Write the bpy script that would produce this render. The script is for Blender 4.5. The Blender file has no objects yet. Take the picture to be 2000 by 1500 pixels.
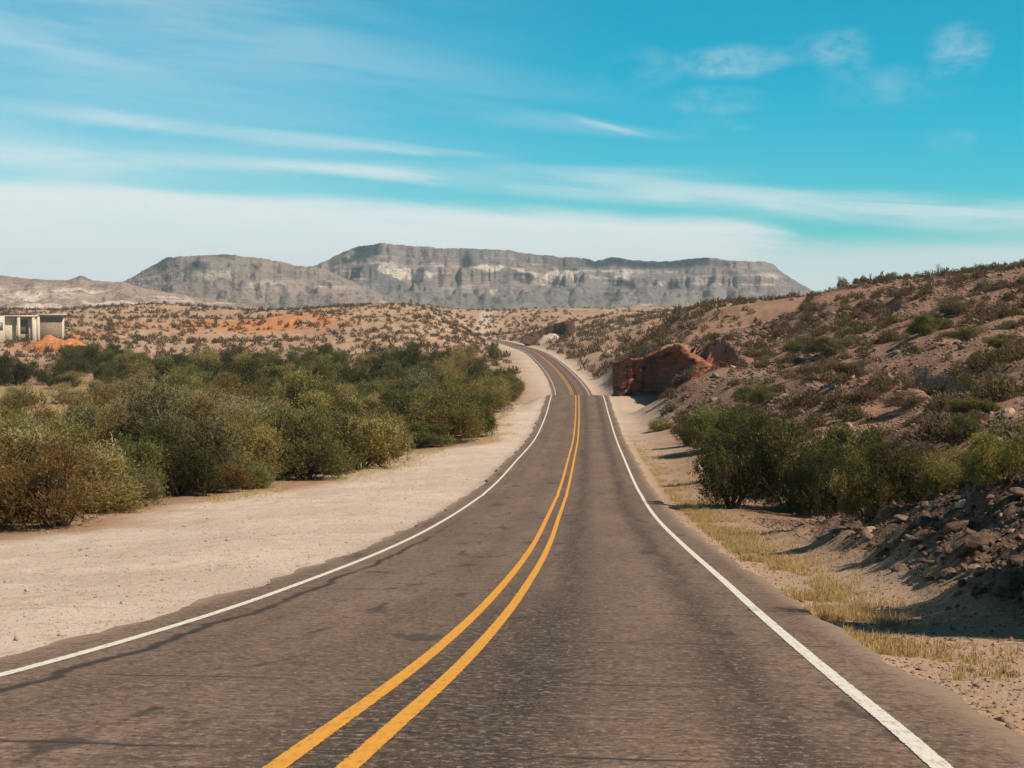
import bpy, math, random
import numpy as np
from mathutils import Vector
random.seed(7)
RNG = np.random.default_rng(11)
scn = bpy.context.scene
COL = scn.collection
CZ = 18.0                       # eye height above the valley datum
F = 2778.0                      # focal length in photograph pixels (50 mm lens)
PITCH = math.atan((610 - 750) / F)
CP, SP = math.cos(PITCH), math.sin(PITCH)

# ------------------------------------------------------------------ helpers
def ray(px, py):
    """unit-depth direction (x, 1, z) seen at a photograph pixel"""
    a, b = (px - 1000) / F, (750 - py) / F
    y = CP - b * SP
    z = SP + b * CP
    return a / y, z / y

def at(px, py, Y):
    rx, rz = ray(px, py)
    return rx * Y, Y, CZ + rz * Y

def hash2(ix, iy, seed):
    h = (ix.astype(np.int64) * 374761393 + iy.astype(np.int64) * 668265263 + seed * 1442695041) & 0xffffffff
    h = ((h ^ (h >> 13)) * 1274126177) & 0xffffffff
    h = h ^ (h >> 16)
    return (h & 0xffff) / 65535.0

def vnoise(x, y, seed=0):
    x = np.asarray(x, float); y = np.asarray(y, float)
    ix, iy = np.floor(x), np.floor(y)
    fx, fy = x - ix, y - iy
    fx = fx * fx * (3 - 2 * fx); fy = fy * fy * (3 - 2 * fy)
    a = hash2(ix, iy, seed); b = hash2(ix + 1, iy, seed)
    c = hash2(ix, iy + 1, seed); d = hash2(ix + 1, iy + 1, seed)
    return (a * (1 - fx) + b * fx) * (1 - fy) + (c * (1 - fx) + d * fx) * fy

def fbm(x, y, seed=0, octv=4):
    s = 0; a = 0.5; n = 0
    for i in range(octv):
        s = s + a * vnoise(x * 2 ** i, y * 2 ** i, seed + i * 17); n += a; a *= 0.5
    return s / n - 0.5

def sstep(a, b, x):
    t = np.clip((x - a) / (b - a), 0, 1)
    return t * t * (3 - 2 * t)

def mesh_np(name, V, Fc, mat=None, smooth=False, uv=None, attrs=None):
    V = np.ascontiguousarray(V, dtype=np.float32); Fc = np.ascontiguousarray(Fc, dtype=np.int32)
    k = Fc.shape[1]; n = Fc.shape[0]
    me = bpy.data.meshes.new(name)
    me.vertices.add(len(V)); me.vertices.foreach_set('co', V.ravel())
    me.loops.add(n * k); me.loops.foreach_set('vertex_index', Fc.ravel())
    me.polygons.add(n); me.polygons.foreach_set('loop_start', np.arange(0, n * k, k, dtype=np.int32))
    if smooth: me.polygons.foreach_set('use_smooth', np.ones(n, dtype=bool))
    me.update(calc_edges=True)
    if uv is not None:
        l = me.uv_layers.new(name='UVMap')
        l.data.foreach_set('uv', np.ascontiguousarray(uv[Fc.ravel()], dtype=np.float32).ravel())
    for an, dom, typ, val in (attrs or []):
        a = me.attributes.new(an, typ, dom)
        a.data.foreach_set('color' if 'COLOR' in typ else 'value', np.ascontiguousarray(val, dtype=np.float32).ravel())
    if mat: me.materials.append(mat)
    me.validate()
    return me

def link(name, me, parent=None, loc=None):
    o = bpy.data.objects.new(name, me); COL.objects.link(o)
    if parent: o.parent = parent
    if loc is not None: o.location = loc
    return o

def tag(o, label=None, cat=None, group=None, kind=None):
    if label: o['label'] = label
    if cat: o['category'] = cat
    if group: o['group'] = group
    if kind: o['kind'] = kind
    return o

def grid_faces(nr, nc):
    i = np.arange((nr - 1) * (nc - 1)); r = i // (nc - 1); c = i % (nc - 1)
    a = r * nc + c
    return np.stack([a, a + 1, a + nc + 1, a + nc], 1)

# ------------------------------------------------------------------ node helpers
class NT:
    def __init__(s, name):
        s.m = bpy.data.materials.new(name); s.m.use_nodes = True
        s.t = s.m.node_tree; s.t.nodes.clear()
        s.out = s.t.nodes.new('ShaderNodeOutputMaterial')
    def n(s, typ, **kw):
        nd = s.t.nodes.new(typ)
        for k, v in kw.items():
            if k in nd.inputs and not hasattr(nd, k): s.put(nd.inputs[k], v)
            else: setattr(nd, k, v)
        return nd
    def put(s, sock, v):
        if hasattr(v, 'is_output') or isinstance(v, bpy.types.NodeSocket): s.t.links.new(v, sock)
        elif isinstance(v, tuple) and len(v) == 3 and sock.type == 'RGBA': sock.default_value = (*v, 1)
        else: sock.default_value = v
    def math(s, op, a, b=0.0, c=None, clamp=False):
        nd = s.t.nodes.new('ShaderNodeMath'); nd.operation = op; nd.use_clamp = clamp
        s.put(nd.inputs[0], a); s.put(nd.inputs[1], b)
        if c is not None: s.put(nd.inputs[2], c)
        return nd.outputs[0]
    def mix(s, f, a, b, mode='MIX'):
        nd = s.t.nodes.new('ShaderNodeMix'); nd.data_type = 'RGBA'; nd.blend_type = mode
        s.put(nd.inputs[0], f); s.put(nd.inputs[6], a); s.put(nd.inputs[7], b)
        return nd.outputs[2]
    def noise(s, vec, scale, detail=4.0, rough=0.55, dist=0.0):
        nd = s.t.nodes.new('ShaderNodeTexNoise')
        if vec is not None: s.t.links.new(vec, nd.inputs['Vector'])
        nd.inputs['Scale'].default_value = scale; nd.inputs['Detail'].default_value = detail
        nd.inputs['Roughness'].default_value = rough; nd.inputs['Distortion'].default_value = dist
        return nd.outputs['Fac']
    def ss(s, x, a, b, lo=0.0, hi=1.0):
        nd = s.t.nodes.new('ShaderNodeMapRange'); nd.interpolation_type = 'SMOOTHSTEP'
        s.put(nd.inputs[0], x); s.put(nd.inputs[1], a); s.put(nd.inputs[2], b)
        nd.inputs[3].default_value = lo; nd.inputs[4].default_value = hi
        return nd.outputs[0]
    def scaled(s, vec, sc):
        nd = s.t.nodes.new('ShaderNodeMapping'); s.t.links.new(vec, nd.inputs[0]); nd.inputs['Scale'].default_value = sc
        return nd.outputs[0]
    def bump(s, h, strength=0.5, dist=0.02):
        nd = s.t.nodes.new('ShaderNodeBump'); s.put(nd.inputs['Height'], h)
        nd.inputs['Strength'].default_value = strength; nd.inputs['Distance'].default_value = dist
        return nd.outputs[0]
    def finish(s, col, rough=0.9, normal=None, spec=0.2):
        b = s.t.nodes.new('ShaderNodeBsdfPrincipled')
        s.put(b.inputs['Base Color'], col); s.put(b.inputs['Roughness'], rough)
        b.inputs['Specular IOR Level'].default_value = spec
        if normal is not None: s.t.links.new(normal, b.inputs['Normal'])
        s.t.links.new(b.outputs[0], s.out.inputs[0])
        return s.m
    def pos(s): return s.t.nodes.new('ShaderNodeNewGeometry').outputs['Position']
    def attr(s, name, out='Fac'):
        nd = s.t.nodes.new('ShaderNodeAttribute'); nd.attribute_name = name
        return nd.outputs[out]

# ------------------------------------------------------------------ road alignment
RY = np.array([-60, -25, -8, 2, 5, 8, 12, 17, 24, 33, 46, 64, 90, 120, 155, 190, 215, 240, 268, 300, 380, 460, 540, 640, 740, 840, 940.])
RX = np.array([-8.5, -4.7, -2.75, -1.62, -1.32, -1.02, -.68, -.31, .15, .66, 1.32, 2.32, 3.75, 5.39, 7.14, 8.72, 9.75, 10.75, 11.7, 12.45, 12.6, 10.9, 8.7, 2.4, -5.6, -22., -48.])
RZ = np.array([4.4, 1.15, -.55, -1.73, -2.11, -2.50, -3.06, -3.70, -4.50, -5.47, -6.70, -8.05, -9.35, -10.64, -11.11, -11.10, -12.85, -15.3, -16.6, -16.5, -16.1, -15.3, -15.1, -15.2, -15.3, -14.5, -13.5])

def pchip(xk, yk, q):
    h = np.diff(xk); d = np.diff(yk) / h
    m = np.zeros_like(yk); m[0] = d[0]; m[-1] = d[-1]
    w1 = 2 * h[1:] + h[:-1]; w2 = h[1:] + 2 * h[:-1]
    # smooth tangents (non-monotone limited -> plain weighted average keeps the curve round)
    m[1:-1] = (d[:-1] * h[1:] + d[1:] * h[:-1]) / (h[1:] + h[:-1])
    i = np.clip(np.searchsorted(xk, q, side='right') - 1, 0, len(xk) - 2)
    t = (q - xk[i]) / h[i]
    return ((2 * t**3 - 3 * t**2 + 1) * yk[i] + (t**3 - 2 * t**2 + t) * h[i] * m[i]
            + (-2 * t**3 + 3 * t**2) * yk[i + 1] + (t**3 - t**2) * h[i] * m[i + 1])
DQ = np.concatenate([np.arange(-60, 60, .25), np.arange(60, 300, .5), np.arange(300, 842, 2.0)])
def smooth(a, k):
    p = np.pad(a, (k, k), mode='edge'); p[:k] = a[0] + (a[0] - a[k:0:-1]); p[-k:] = a[-1] + (a[-1] - a[-2:-k - 2:-1])
    return np.convolve(p, np.ones(2 * k + 1) / (2 * k + 1), 'valid')
DX = smooth(smooth(pchip(RY, RX, DQ), 5), 5); DZ = smooth(pchip(RY, RZ, DQ), 4)
DT = np.gradient(DX, DQ)
def road_x(y): return np.interp(y, DQ, DX)
def road_z(y): return np.interp(y, DQ, DZ)
def road_lat(x, y):
    sl = np.interp(y, DQ, DT)
    e = (x - road_x(y)) / np.sqrt(1 + sl * sl)
    y2 = y + e * sl / np.sqrt(1 + sl * sl)          # foot of the perpendicular
    sl2 = np.interp(y2, DQ, DT)
    return (x - road_x(y)) / np.sqrt(1 + sl2 * sl2), y2

# brush edge on the left of the road, x as a function of distance
BY = np.array([-60, 0, 38, 42, 46, 52, 58, 64, 70, 80, 87, 100, 108, 114, 140, 163, 200, 270, 330, 420])
BX = np.array([-25, -17, -15.5, -13.4, -12.4, -13.8, -14, -12.5, -10.8, -9.3, -7.2, -7.6, -5, -2.2, -1.6, -.8, -.4, 3.6, 3.0, -10])
def brush_x(y): return np.interp(y, BY, BX)

# road cut on the right: foot of the cliff, x as a function of distance
CUT = [(24, 224, .1), (17.5, 214, .1), (15, 209, .1), (14.2, 204, .1), (14.5, 199.5, .1), (15.6, 198, .12), (18, 197.4, .15), (20.0, 196.8, .25), (20.8, 193, .6), (20.3, 187, .9),
       (19.8, 180, 1), (19.5, 175, 1), (19.7, 170, .85), (20.2, 165, .6), (21.0, 160, .3), (22.2, 155.5, .1)]
CY = np.array([138, 155.5, 160, 165, 170, 175, 180, 187, 193, 199.2, 201.2, 204, 209, 214, 224, 240, 280.])
CX = np.array([26, 22.2, 21.0, 20.2, 19.7, 19.5, 19.8, 20.3, 20.8, 20.8, 14.6, 14.2, 15, 17.5, 24, 34, 48.])
CR = np.array([.1, .1, .3, .6, .85, 1, 1, .9, .8, .8, .1, .1, .1, .1, .1, .1, .1])

# ------------------------------------------------------------------ terrain
ctrl = []
def cp(px, py, d):
    x, y, z = at(px, py, d); ctrl.append((x, y, z - CZ))
for Y in (-20, 0, 5, 8, 12, 17, 24, 33, 46, 64, 90, 120, 155):
    rx, rz = float(road_x(Y)), float(road_z(Y))
    ctrl.append((rx, Y, rz))
    ctrl.append((rx - 8, Y, rz - .15)); ctrl.append((rx - 18, Y, rz - .35))
    ctrl.append((rx - 34, Y, rz - .5)); ctrl.append((rx - 70, Y, rz - .3))
for Y in (190, 215, 240, 268, 300, 380, 460, 540, 640, 740, 840):
    ctrl.append((float(road_x(Y)), Y, float(road_z(Y)) + .1))
for Y, z in ((200, -12.6), (250, -14.2), (310, -15.0), (370, -14.6)):
    for x in (-12, -40, -80, -130): ctrl.append((x, Y, z))
for a in [(0,706,430),(300,704,430),(600,708,430),(850,714,400),(960,700,470),(990,690,560),(930,690,530),(900,668,610),(960,664,700),
          (0,690,490),(300,690,490),(600,690,490),(850,690,490),(0,660,590),(300,660,590),(600,660,590),(800,662,590),(0,635,680),(300,635,680),(600,634,680),(850,640,690),
          (0,614,790),(300,612,800),(600,611,810),(850,612,850),(950,645,800),(1000,650,860),(960,625,930),(1050,635,900),(1000,612,1050),(1060,668,640),(1100,655,690),(1150,660,560),(1130,700,430),
          (1160,745,290),(1185,742,262),(1175,715,340),(1200,690,420),(1230,668,460),(1215,752,232),(1240,735,250),
          (1200,613,1000),(0,609,1100),(600,608,1100),(1000,608,1400),
          (-800,660,590),(-800,614,800),(-800,608,2200),(0,608,2200),(500,607,2200),(1000,607,2200),(1400,607,2200),(2000,607,2200),(2800,607,2200),
          (-800,606,4600),(0,606,4600),(1000,606,4600),(2000,606,4600),(2800,606,4600),(-800,706,400),(-800,750,250)]: cp(*a)
# right hand side
for Y in (-20, 0, 5, 8, 12, 15): 
    rx, rz = float(road_x(Y)), float(road_z(Y))
    ctrl.append((rx + 5.5, Y, rz - .1)); ctrl.append((rx + 12, Y, rz + 2.2)); ctrl.append((rx + 30, Y, rz + 7))
for a in [(1420,1140,22.5),(1560,1120,24.5),(1480,1060,34),(1520,1020,45),(1400,965,61),(1640,1010,47),(1300,905,88),(1280,860,116),(1250,810,152),
          (2000,1190,18.5),(1870,1156,21.5),(1750,1112,25.5),(1665,1050,36),
          (2000,965,25),(1900,958,31),(1840,958,38),(2200,960,22),(2200,1150,18.5),(2200,900,34),(2500,900,26),(2500,700,55),(2500,560,100),
          (2000,905,36),(2000,850,48),(2000,780,62),(2000,700,85),(2000,600,125),(2000,535,165),(2250,520,165),(2250,650,95),(2250,800,52),
          (1900,880,50),(1900,800,66),(1900,700,95),(1900,600,135),(1900,546,175),(1750,900,60),(1750,800,86),(1750,700,118),(1750,600,165),(1750,560,200),
          (1600,850,78),(1600,760,110),(1600,650,165),(1600,572,220),(1450,830,115),(1450,720,165),(1500,650,205),(1500,590,250),(1400,606,290),(1320,618,330),
          (1270,685,200),(1330,668,184),(1395,676,168),(1420,720,152),(1380,640,235),(1290,650,330),(1280,668,280),
          (1290,625,500),(1200,645,560),(1250,614,800),(1400,608,600),
          (2250,530,240),(2000,545,240),(1900,550,250),(1750,570,280),(1600,585,310),(1500,600,340),(2250,580,500),(2000,585,500),(1600,600,500),
          (2250,595,1200),(1600,606,1200),(2600,520,170),(2700,560,300),(2700,590,700)]: cp(*a)
ctrl = np.array(ctrl)
def tps_dom(x, y):
    yy = np.maximum(y, -60) + 75.0
    return 5.0 * x / yy, np.log(yy) * 1.6
cu, cw = tps_dom(ctrl[:, 0], ctrl[:, 1]); cv = ctrl[:, 2] / (np.maximum(ctrl[:, 1], -60) + 75.0)
def phi(r2): return 0.5 * r2 * np.log(r2 + 1e-12)
_n = len(cu)
K = phi((cu[:, None] - cu) ** 2 + (cw[:, None] - cw) ** 2) + np.eye(_n) * 2e-3
P = np.stack([np.ones(_n), cu, cw], 1)
A = np.zeros((_n + 3, _n + 3)); A[:_n, :_n] = K; A[:_n, _n:] = P; A[_n:, :_n] = P.T
SOL = np.linalg.solve(A, np.concatenate([cv, np.zeros(3)]))
def base_h(x, y):
    u, w = tps_dom(x, y); out = np.zeros(len(u))
    for i in range(0, len(u), 20000):
        a, b = u[i:i + 20000], w[i:i + 20000]
        out[i:i + 20000] = phi((a[:, None] - cu) ** 2 + (b[:, None] - cw) ** 2) @ SOL[:_n] + SOL[_n] + SOL[_n + 1] * a + SOL[_n + 2] * b
    return out * (np.maximum(y, -60) + 75.0)

def H(x, y, detail=True, cut=1.0):
    x = np.atleast_1d(np.asarray(x, float)); y = np.atleast_1d(np.asarray(y, float))
    x, y = np.broadcast_arrays(x, y); x = x.ravel(); y = y.ravel()
    z = base_h(x, y)
    lat, fy = road_lat(x, y)
    # excavated floor of the road cut
    e = x - np.interp(y, CY, CX); rc = np.interp(y, CY, CR)
    win = sstep(154, 160, y) * (1 - sstep(245, 285, y))
    floor = road_z(y) - .15
    wcut = win * (1 - sstep(1.0 + 5.2 * rc, 2.2 + 6.2 * rc + 26 * sstep(208, 225, y), e)) * (x > 0) * cut
    z = np.where(z > floor, z * (1 - wcut) + floor * wcut, z)
    far = sstep(280, 700, y)
    if detail:
        hill = sstep(5.5, 14, lat) * (1 - far) + far * sstep(9, 30, np.abs(lat))
        z = z + hill * (2.2 * fbm(x / 26, y / 26, 3) + 1.0 * fbm(x / 6, y / 6, 5, 5) + 1.1 * np.abs(fbm(x / 3.1, y / 3.6, 6, 4)) - .9 * np.exp(-(fbm(x / 17, y / 34, 14, 3) / .035) ** 2)) * (.35 + .65 * sstep(20, 90, y))
        z = z + far * sstep(10, 60, np.abs(lat)) * (9.0 * fbm(x / 110, y / 90, 9, 3) + 3.5 * fbm(x / 34, y / 30, 10, 3)) * (1 - sstep(1500, 3000, y))
        bank = np.exp(-(((x - 8.5 - (y - 20) * .12) / 4.5) ** 2)) * sstep(15, 19, y) * (1 - sstep(38, 46, y)) * sstep(5.2, 7, lat)
        z = z + bank * (.8 * np.abs(fbm(x * 1.1, y * .7, 21, 5)) * 2 + .25)
        flat = (1 - hill) * sstep(4.6, 6, np.abs(lat))
        z = z + flat * (.26 * fbm(x / 3.2, y / 3.2, 7, 4) + .10 * fbm(x * 1.6, y * 1.6, 8, 3))
        z = z + sstep(0, 5, brush_x(y) - x) * (1 - sstep(330, 430, y)) * .6 * fbm(x / 6, y / 6, 12, 3)
    al = np.abs(lat)
    k = 1 - sstep(4.5, 4.5 + 3 + 9 * sstep(203, 235, y) + far * 1, al)
    k = k * (1 - sstep(790, 850, y))
    rz = np.interp(fy, DQ, DZ)
    z = z * (1 - k) + (rz - .07 - .10 * sstep(3.9, 4.6, al)) * k
    return z

def Hs(x, y): return float(H(x, y)[0])

def ground_at(px, py, dmin=6, dmax=1500):
    """first point of the terrain seen at a photograph pixel"""
    rx, rz = ray(px, py)
    Y = np.exp(np.linspace(math.log(dmin), math.log(dmax), 900))
    hz = H(rx * Y, Y); d = rz * Y - hz
    i = np.argmax(d < 0)
    if d[i] >= 0: return None
    t = d[i - 1] / (d[i - 1] - d[i]) if i else 0
    y = Y[i - 1] + t * (Y[i] - Y[i - 1]) if i else Y[0]
    return rx * y, y, Hs(rx * y, y) + CZ

# ------------------------------------------------------------------ materials
def ground_material():
    m = NT('desert_ground'); p = m.pos()
    z = m.n('ShaderNodeSeparateColor'); m.put(z.inputs[0], m.attr('zone', 'Color'))
    sand, hill, orange = z.outputs[0], z.outputs[1], z.outputs[2]
    n1 = m.noise(p, .18, 5); n2 = m.noise(p, 1.7, 6, .65); n3 = m.noise(p, 9.0, 4, .7); n4 = m.noise(p, .035, 4); n5 = m.noise(p, 28., 3, .7)
    plain = m.mix(m.ss(n4, .35, .65), (.37, .225, .14), (.49, .33, .225))
    plain = m.mix(m.ss(n1, .42, .62), plain, (.43, .30, .21))
    hillc = m.mix(m.ss(n1, .35, .65), (.20, .106, .072), (.33, .19, .13))
    hillc = m.mix(m.ss(n2, .48, .68), hillc, (.15, .092, .068))
    hillc = m.mix(m.ss(n3, .54, .62), hillc, (.56, .39, .30)); hillc = m.mix(m.ss(n3, .32, .44, .7, 0), hillc, (.10, .06, .045))
    c = m.mix(hill, plain, hillc)
    sandc = m.mix(m.ss(n1, .35, .65), (.58, .478, .405), (.67, .562, .485))
    sandc = m.mix(m.ss(n2, .50, .70, 0, .75), sandc, (.50, .365, .25)); sandc = m.mix(m.ss(n3, .58, .70, 0, .7), sandc, (.42, .31, .21)); sandc = m.mix(m.ss(n3, .30, .42, .6, 0), sandc, (.74, .62, .50))
    c = m.mix(sand, c, sandc)
    c = m.mix(orange, c, m.mix(m.ss(n2, .4, .6), (.56, .185, .065), (.52, .25, .11)))
    soil = m.mix(m.ss(n2, .4, .62), (.26, .185, .125), (.38, .28, .19))
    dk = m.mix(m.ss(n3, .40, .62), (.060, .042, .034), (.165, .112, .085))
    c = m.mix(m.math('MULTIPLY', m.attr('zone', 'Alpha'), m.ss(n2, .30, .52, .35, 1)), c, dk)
    sp = m.math('MULTIPLY', m.ss(n5, .30, .42, 1, 0), .45)
    c = m.mix(sp, c, (.16, .115, .085))
    c = m.mix(m.ss(n5, .64, .74, 0, .4), c, (.72, .62, .52))
    h = m.math('ADD', m.math('MULTIPLY', n2, .5), m.math('ADD', m.math('MULTIPLY', n3, .35), m.math('MULTIPLY', n5, .12)))
    return m.finish(c, .95, m.bump(h, .9, .16), .1)

def road_material():
    m = NT('worn_asphalt')
    uv = m.n('ShaderNodeUVMap').outputs[0]
    s = m.n('ShaderNodeSeparateXYZ'); m.t.links.new(uv, s.inputs[0]); u, v = s.outputs[0], s.outputs[1]
    n_f = m.noise(uv, 55, 3, .7); n_m = m.noise(uv, 9, 5, .7); n_l = m.noise(m.scaled(uv, (.55, .12, 1)), 1, 4)
    n_s = m.noise(m.scaled(uv, (3.0, .35, 1)), 1.2, 5, .65)
    c = m.mix(m.ss(n_l, .35, .65), (.185, .122, .089), (.255, .174, .128))
    c = m.mix(m.ss(n_s, .52, .72, 0, .55), c, (.12, .088, .07))
    def band(x0, w, amt, cc):
        nonlocal c
        d = m.math('ABSOLUTE', m.math('SUBTRACT', u, m.math('ADD', x0, m.math('MULTIPLY', m.math('SUBTRACT', n_l, .5), .5))))
        f = m.math('MULTIPLY', m.ss(d, 0.0, w, 1, 0), m.ss(n_s, .3, .62, .35, 1.0))
        c = m.mix(m.math('MULTIPLY', f, amt), c, cc)
    band(.85, .66, .92, (.043, .034, .030)); band(2.6, .55, .88, (.045, .035, .030))
    band(-1.0, .5, .42, (.075, .057, .048)); band(-2.5, .4, .35, (.075, .057, .048))
    band(0.1, .55, .55, (.062, .05, .044))
    # speckled dark aggregate where the binder has worn off
    wp = m.math('MULTIPLY', m.ss(v, 12, 26, 1, 0), m.ss(m.math('ABSOLUTE', m.math('SUBTRACT', u, .45)), .3, 1.5, 1, 0))
    c = m.mix(m.math('MULTIPLY', wp, m.ss(n_m, .40, .62, 1, .2)), c, (.030, .027, .026))
    # pale and dark aggregate
    n_k = m.noise(uv, 15, 4, .7); n_g = m.noise(m.scaled(uv, (1, .8, 1)), 5, 5, .78); n_h = m.noise(m.scaled(uv, (.8, 2.2, 1)), 3.2, 5, .75); c = m.mix(m.ss(n_m, .50, .66, 0, .65), c, (.105, .075, .058)); c = m.mix(m.ss(n_g, .50, .60, 0, .7), c, (.095, .064, .048)); c = m.mix(m.ss(n_h, .53, .63, 0, .65), c, (.075, .052, .041)); c = m.mix(m.ss(n_h, .36, .46, .5, 0), c, (.33, .235, .175)); c = m.mix(m.ss(n_k, .54, .64, 0, .8), c, (.36, .265, .20)); c = m.mix(m.ss(n_k, .35, .46, .9, 0), c, (.05, .038, .032))
    c = m.mix(m.ss(n_f, .57, .72, 0, .75), c, (.36, .28, .225))
    c = m.mix(m.ss(n_f, .32, .43, .8, 0), c, (.055, .043, .036))
    # sealed longitudinal crack in the left lane
    wob = m.noise(m.scaled(uv, (0, .35, 1)), 1, 4); wob2 = m.noise(m.scaled(uv, (0, 2.2, 1)), 1, 3)
    cx = m.math('ADD', -2.98, m.math('ADD', m.math('MULTIPLY', m.math('SUBTRACT', wob, .5), .55), m.math('MULTIPLY', m.math('SUBTRACT', wob2, .5), .18)))
    d = m.math('ABSOLUTE', m.math('SUBTRACT', u, cx))
    br = m.noise(m.scaled(uv, (0, .22, 1)), 1, 2)
    f = m.math('MULTIPLY', m.ss(d, .025, .10, 1, 0), m.math('MULTIPLY', m.ss(br, .30, .42), m.ss(v, 30, 46, 1, .25)))
    c = m.mix(m.math('MULTIPLY', f, .85), c, (.03, .026, .025))
    f2 = m.math('MULTIPLY', m.ss(d, .1, .42, 1, 0), m.math('MULTIPLY', m.ss(n_m, .45, .6), m.ss(br, .44, .6)))
    c = m.mix(m.math('MULTIPLY', f2, .55), c, (.07, .055, .048))
    # a second, broken crack and tar blots in the left lane
    cx2 = m.math('ADD', -1.55, m.math('MULTIPLY', m.math('SUBTRACT', m.noise(m.scaled(uv, (0, .28, 1)), 1.3, 4), .5), 1.3))
    d2 = m.math('ABSOLUTE', m.math('SUBTRACT', u, cx2))
    c = m.mix(m.math('MULTIPLY', m.ss(d2, .01, .08, 1, 0), m.ss(m.noise(m.scaled(uv, (0, .5, 1)), 1, 3), .52, .60, 0, .7)), c, (.04, .031, .027))
    bl = m.noise(m.scaled(uv, (1.1, .5, 1)), .9, 4, .6)
    c = m.mix(m.ss(bl, .60, .66, 0, .7), c, (.06, .045, .038))
    # thin transverse cracks
    cr = m.noise(m.scaled(uv, (.5, 0, 1)), 1, 4)
    vv = m.math('ADD', v, m.math('MULTIPLY', cr, .5))
    fr = m.math('ABSOLUTE', m.math('SUBTRACT', m.math('FRACT', m.math('DIVIDE', vv, 3.35)), .5))
    f3 = m.math('MULTIPLY', m.ss(fr, .0, .017, 1, 0), m.ss(m.noise(m.scaled(uv, (.8, .3, 1)), 1, 2), .44, .56))
    c = m.mix(m.math('MULTIPLY', f3, m.ss(v, 40, 60, .95, 0)), c, (.04, .034, .03))
    # sandy edges
    e = m.math('ADD', m.math('ABSOLUTE', u), m.math('MULTIPLY', m.math('SUBTRACT', n_m, .5), .5))
    c = m.mix(m.ss(e, 3.75, 4.15, 0, .75), c, (.36, .265, .195))
    h = m.math('ADD', m.math('MULTIPLY', n_f, .6), m.math('MULTIPLY', n_m, .4))
    return m.finish(c, .85, m.bump(h, .6, .012), .25)

def paint_material(name, col, dark):
    m = NT(name); uv = m.n('ShaderNodeUVMap').outputs[0]
    n = m.noise(m.scaled(uv, (9, 2.5, 1)), 2.2, 6, .75); nf = m.noise(uv, 60, 3, .7); ne = m.noise(uv, 14, 5, .75)
    c = m.mix(m.ss(n, .47, .68, 0, .85), col, dark)
    c = m.mix(m.ss(ne, .56, .70, 0, .5), c, dark)
    b = m.n('ShaderNodeBsdfPrincipled'); m.put(b.inputs['Base Color'], c); b.inputs['Roughness'].default_value = .75
    m.t.links.new(m.bump(nf, .5, .008), b.inputs['Normal'])
    a = m.attr('edge')                                  # 0 on the rims of the stripe, 1 in its middle
    worn = m.math('MAXIMUM', m.ss(m.math('ADD', a, m.math('MULTIPLY', m.math('SUBTRACT', ne, .5), .7)), .0, .12, 1, 0), m.ss(m.math('ADD', m.math('MULTIPLY', n, .6), m.math('MULTIPLY', nf, .4)), .62, .68, 0, .9))
    tr = m.n('ShaderNodeBsdfTransparent'); mx = m.n('ShaderNodeMixShader'); m.put(mx.inputs[0], worn)
    m.t.links.new(b.outputs[0], mx.inputs[1]); m.t.links.new(tr.outputs[0], mx.inputs[2]); m.t.links.new(mx.outputs[0], m.out.inputs[0])
    return m.m

def leaf_material(name, dark, light, tip):
    m = NT(name)
    t = m.attr('tone'); oi = m.n('ShaderNodeObjectInfo').outputs['Random']
    c = m.mix(m.ss(t, 0, .75), dark, light)
    c = m.mix(m.ss(t, .78, 1.0, 0, .9), c, tip)
    hs = m.n('ShaderNodeHueSaturation'); m.put(hs.inputs['Color'], c)
    m.put(hs.inputs['Value'], m.math('ADD', .78, m.math('MULTIPLY', oi, .44)))
    m.put(hs.inputs['Hue'], m.math('ADD', .485, m.math('MULTIPLY', m.math('FRACT', m.math('MULTIPLY', oi, 7.31)), .03)))
    d = m.n('ShaderNodeBsdfDiffuse'); m.put(d.inputs[0], hs.outputs[0])
    tr = m.n('ShaderNodeBsdfTranslucent'); m.put(tr.inputs[0], hs.outputs[0])
    mx = m.n('ShaderNodeMixShader'); mx.inputs[0].default_value = .32
    m.t.links.new(d.outputs[0], mx.inputs[1]); m.t.links.new(tr.outputs[0], mx.inputs[2])
    m.t.links.new(mx.outputs[0], m.out.inputs[0])
    return m.m

def rock_material(name, a, b, c3, scale=2.0):
    m = NT(name); p = m.n('ShaderNodeTexCoord').outputs['Object']
    oi = m.n('ShaderNodeObjectInfo').outputs['Random']
    n = m.noise(p, scale, 6, .65); n2 = m.noise(p, scale * 6, 4, .7)
    c = m.mix(m.ss(n, .38, .62), a, b); c = m.mix(m.ss(n2, .55, .72), c, c3)
    hs = m.n('ShaderNodeHueSaturation'); m.put(hs.inputs['Color'], c); m.put(hs.inputs['Value'], m.math('ADD', .7, m.math('MULTIPLY', oi, .6)))
    return m.finish(hs.outputs[0], .92, m.bump(m.math('ADD', n, m.math('MULTIPLY', n2, .4)), .7, .08), .15)

def cliff_material(name, cols, band=1.2):
    m = NT(name); p = m.pos()
    w = m.noise(m.scaled(p, (.25, .25, band)), 1, 5, .6, .4)
    n = m.noise(p, 1.6, 5, .65); f = m.noise(m.scaled(p, (1.6, 1.6, .15)), 1, 4)
    c = m.mix(m.ss(w, .38, .52), cols[0], cols[1]); c = m.mix(m.ss(w, .55, .66), c, cols[2])
    c = m.mix(m.ss(n, .56, .72, 0, .7), c, cols[3])
    return m.finish(c, .93, m.bump(m.math('ADD', n, m.math('MULTIPLY', f, .8)), .9, .35), .1)

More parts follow.
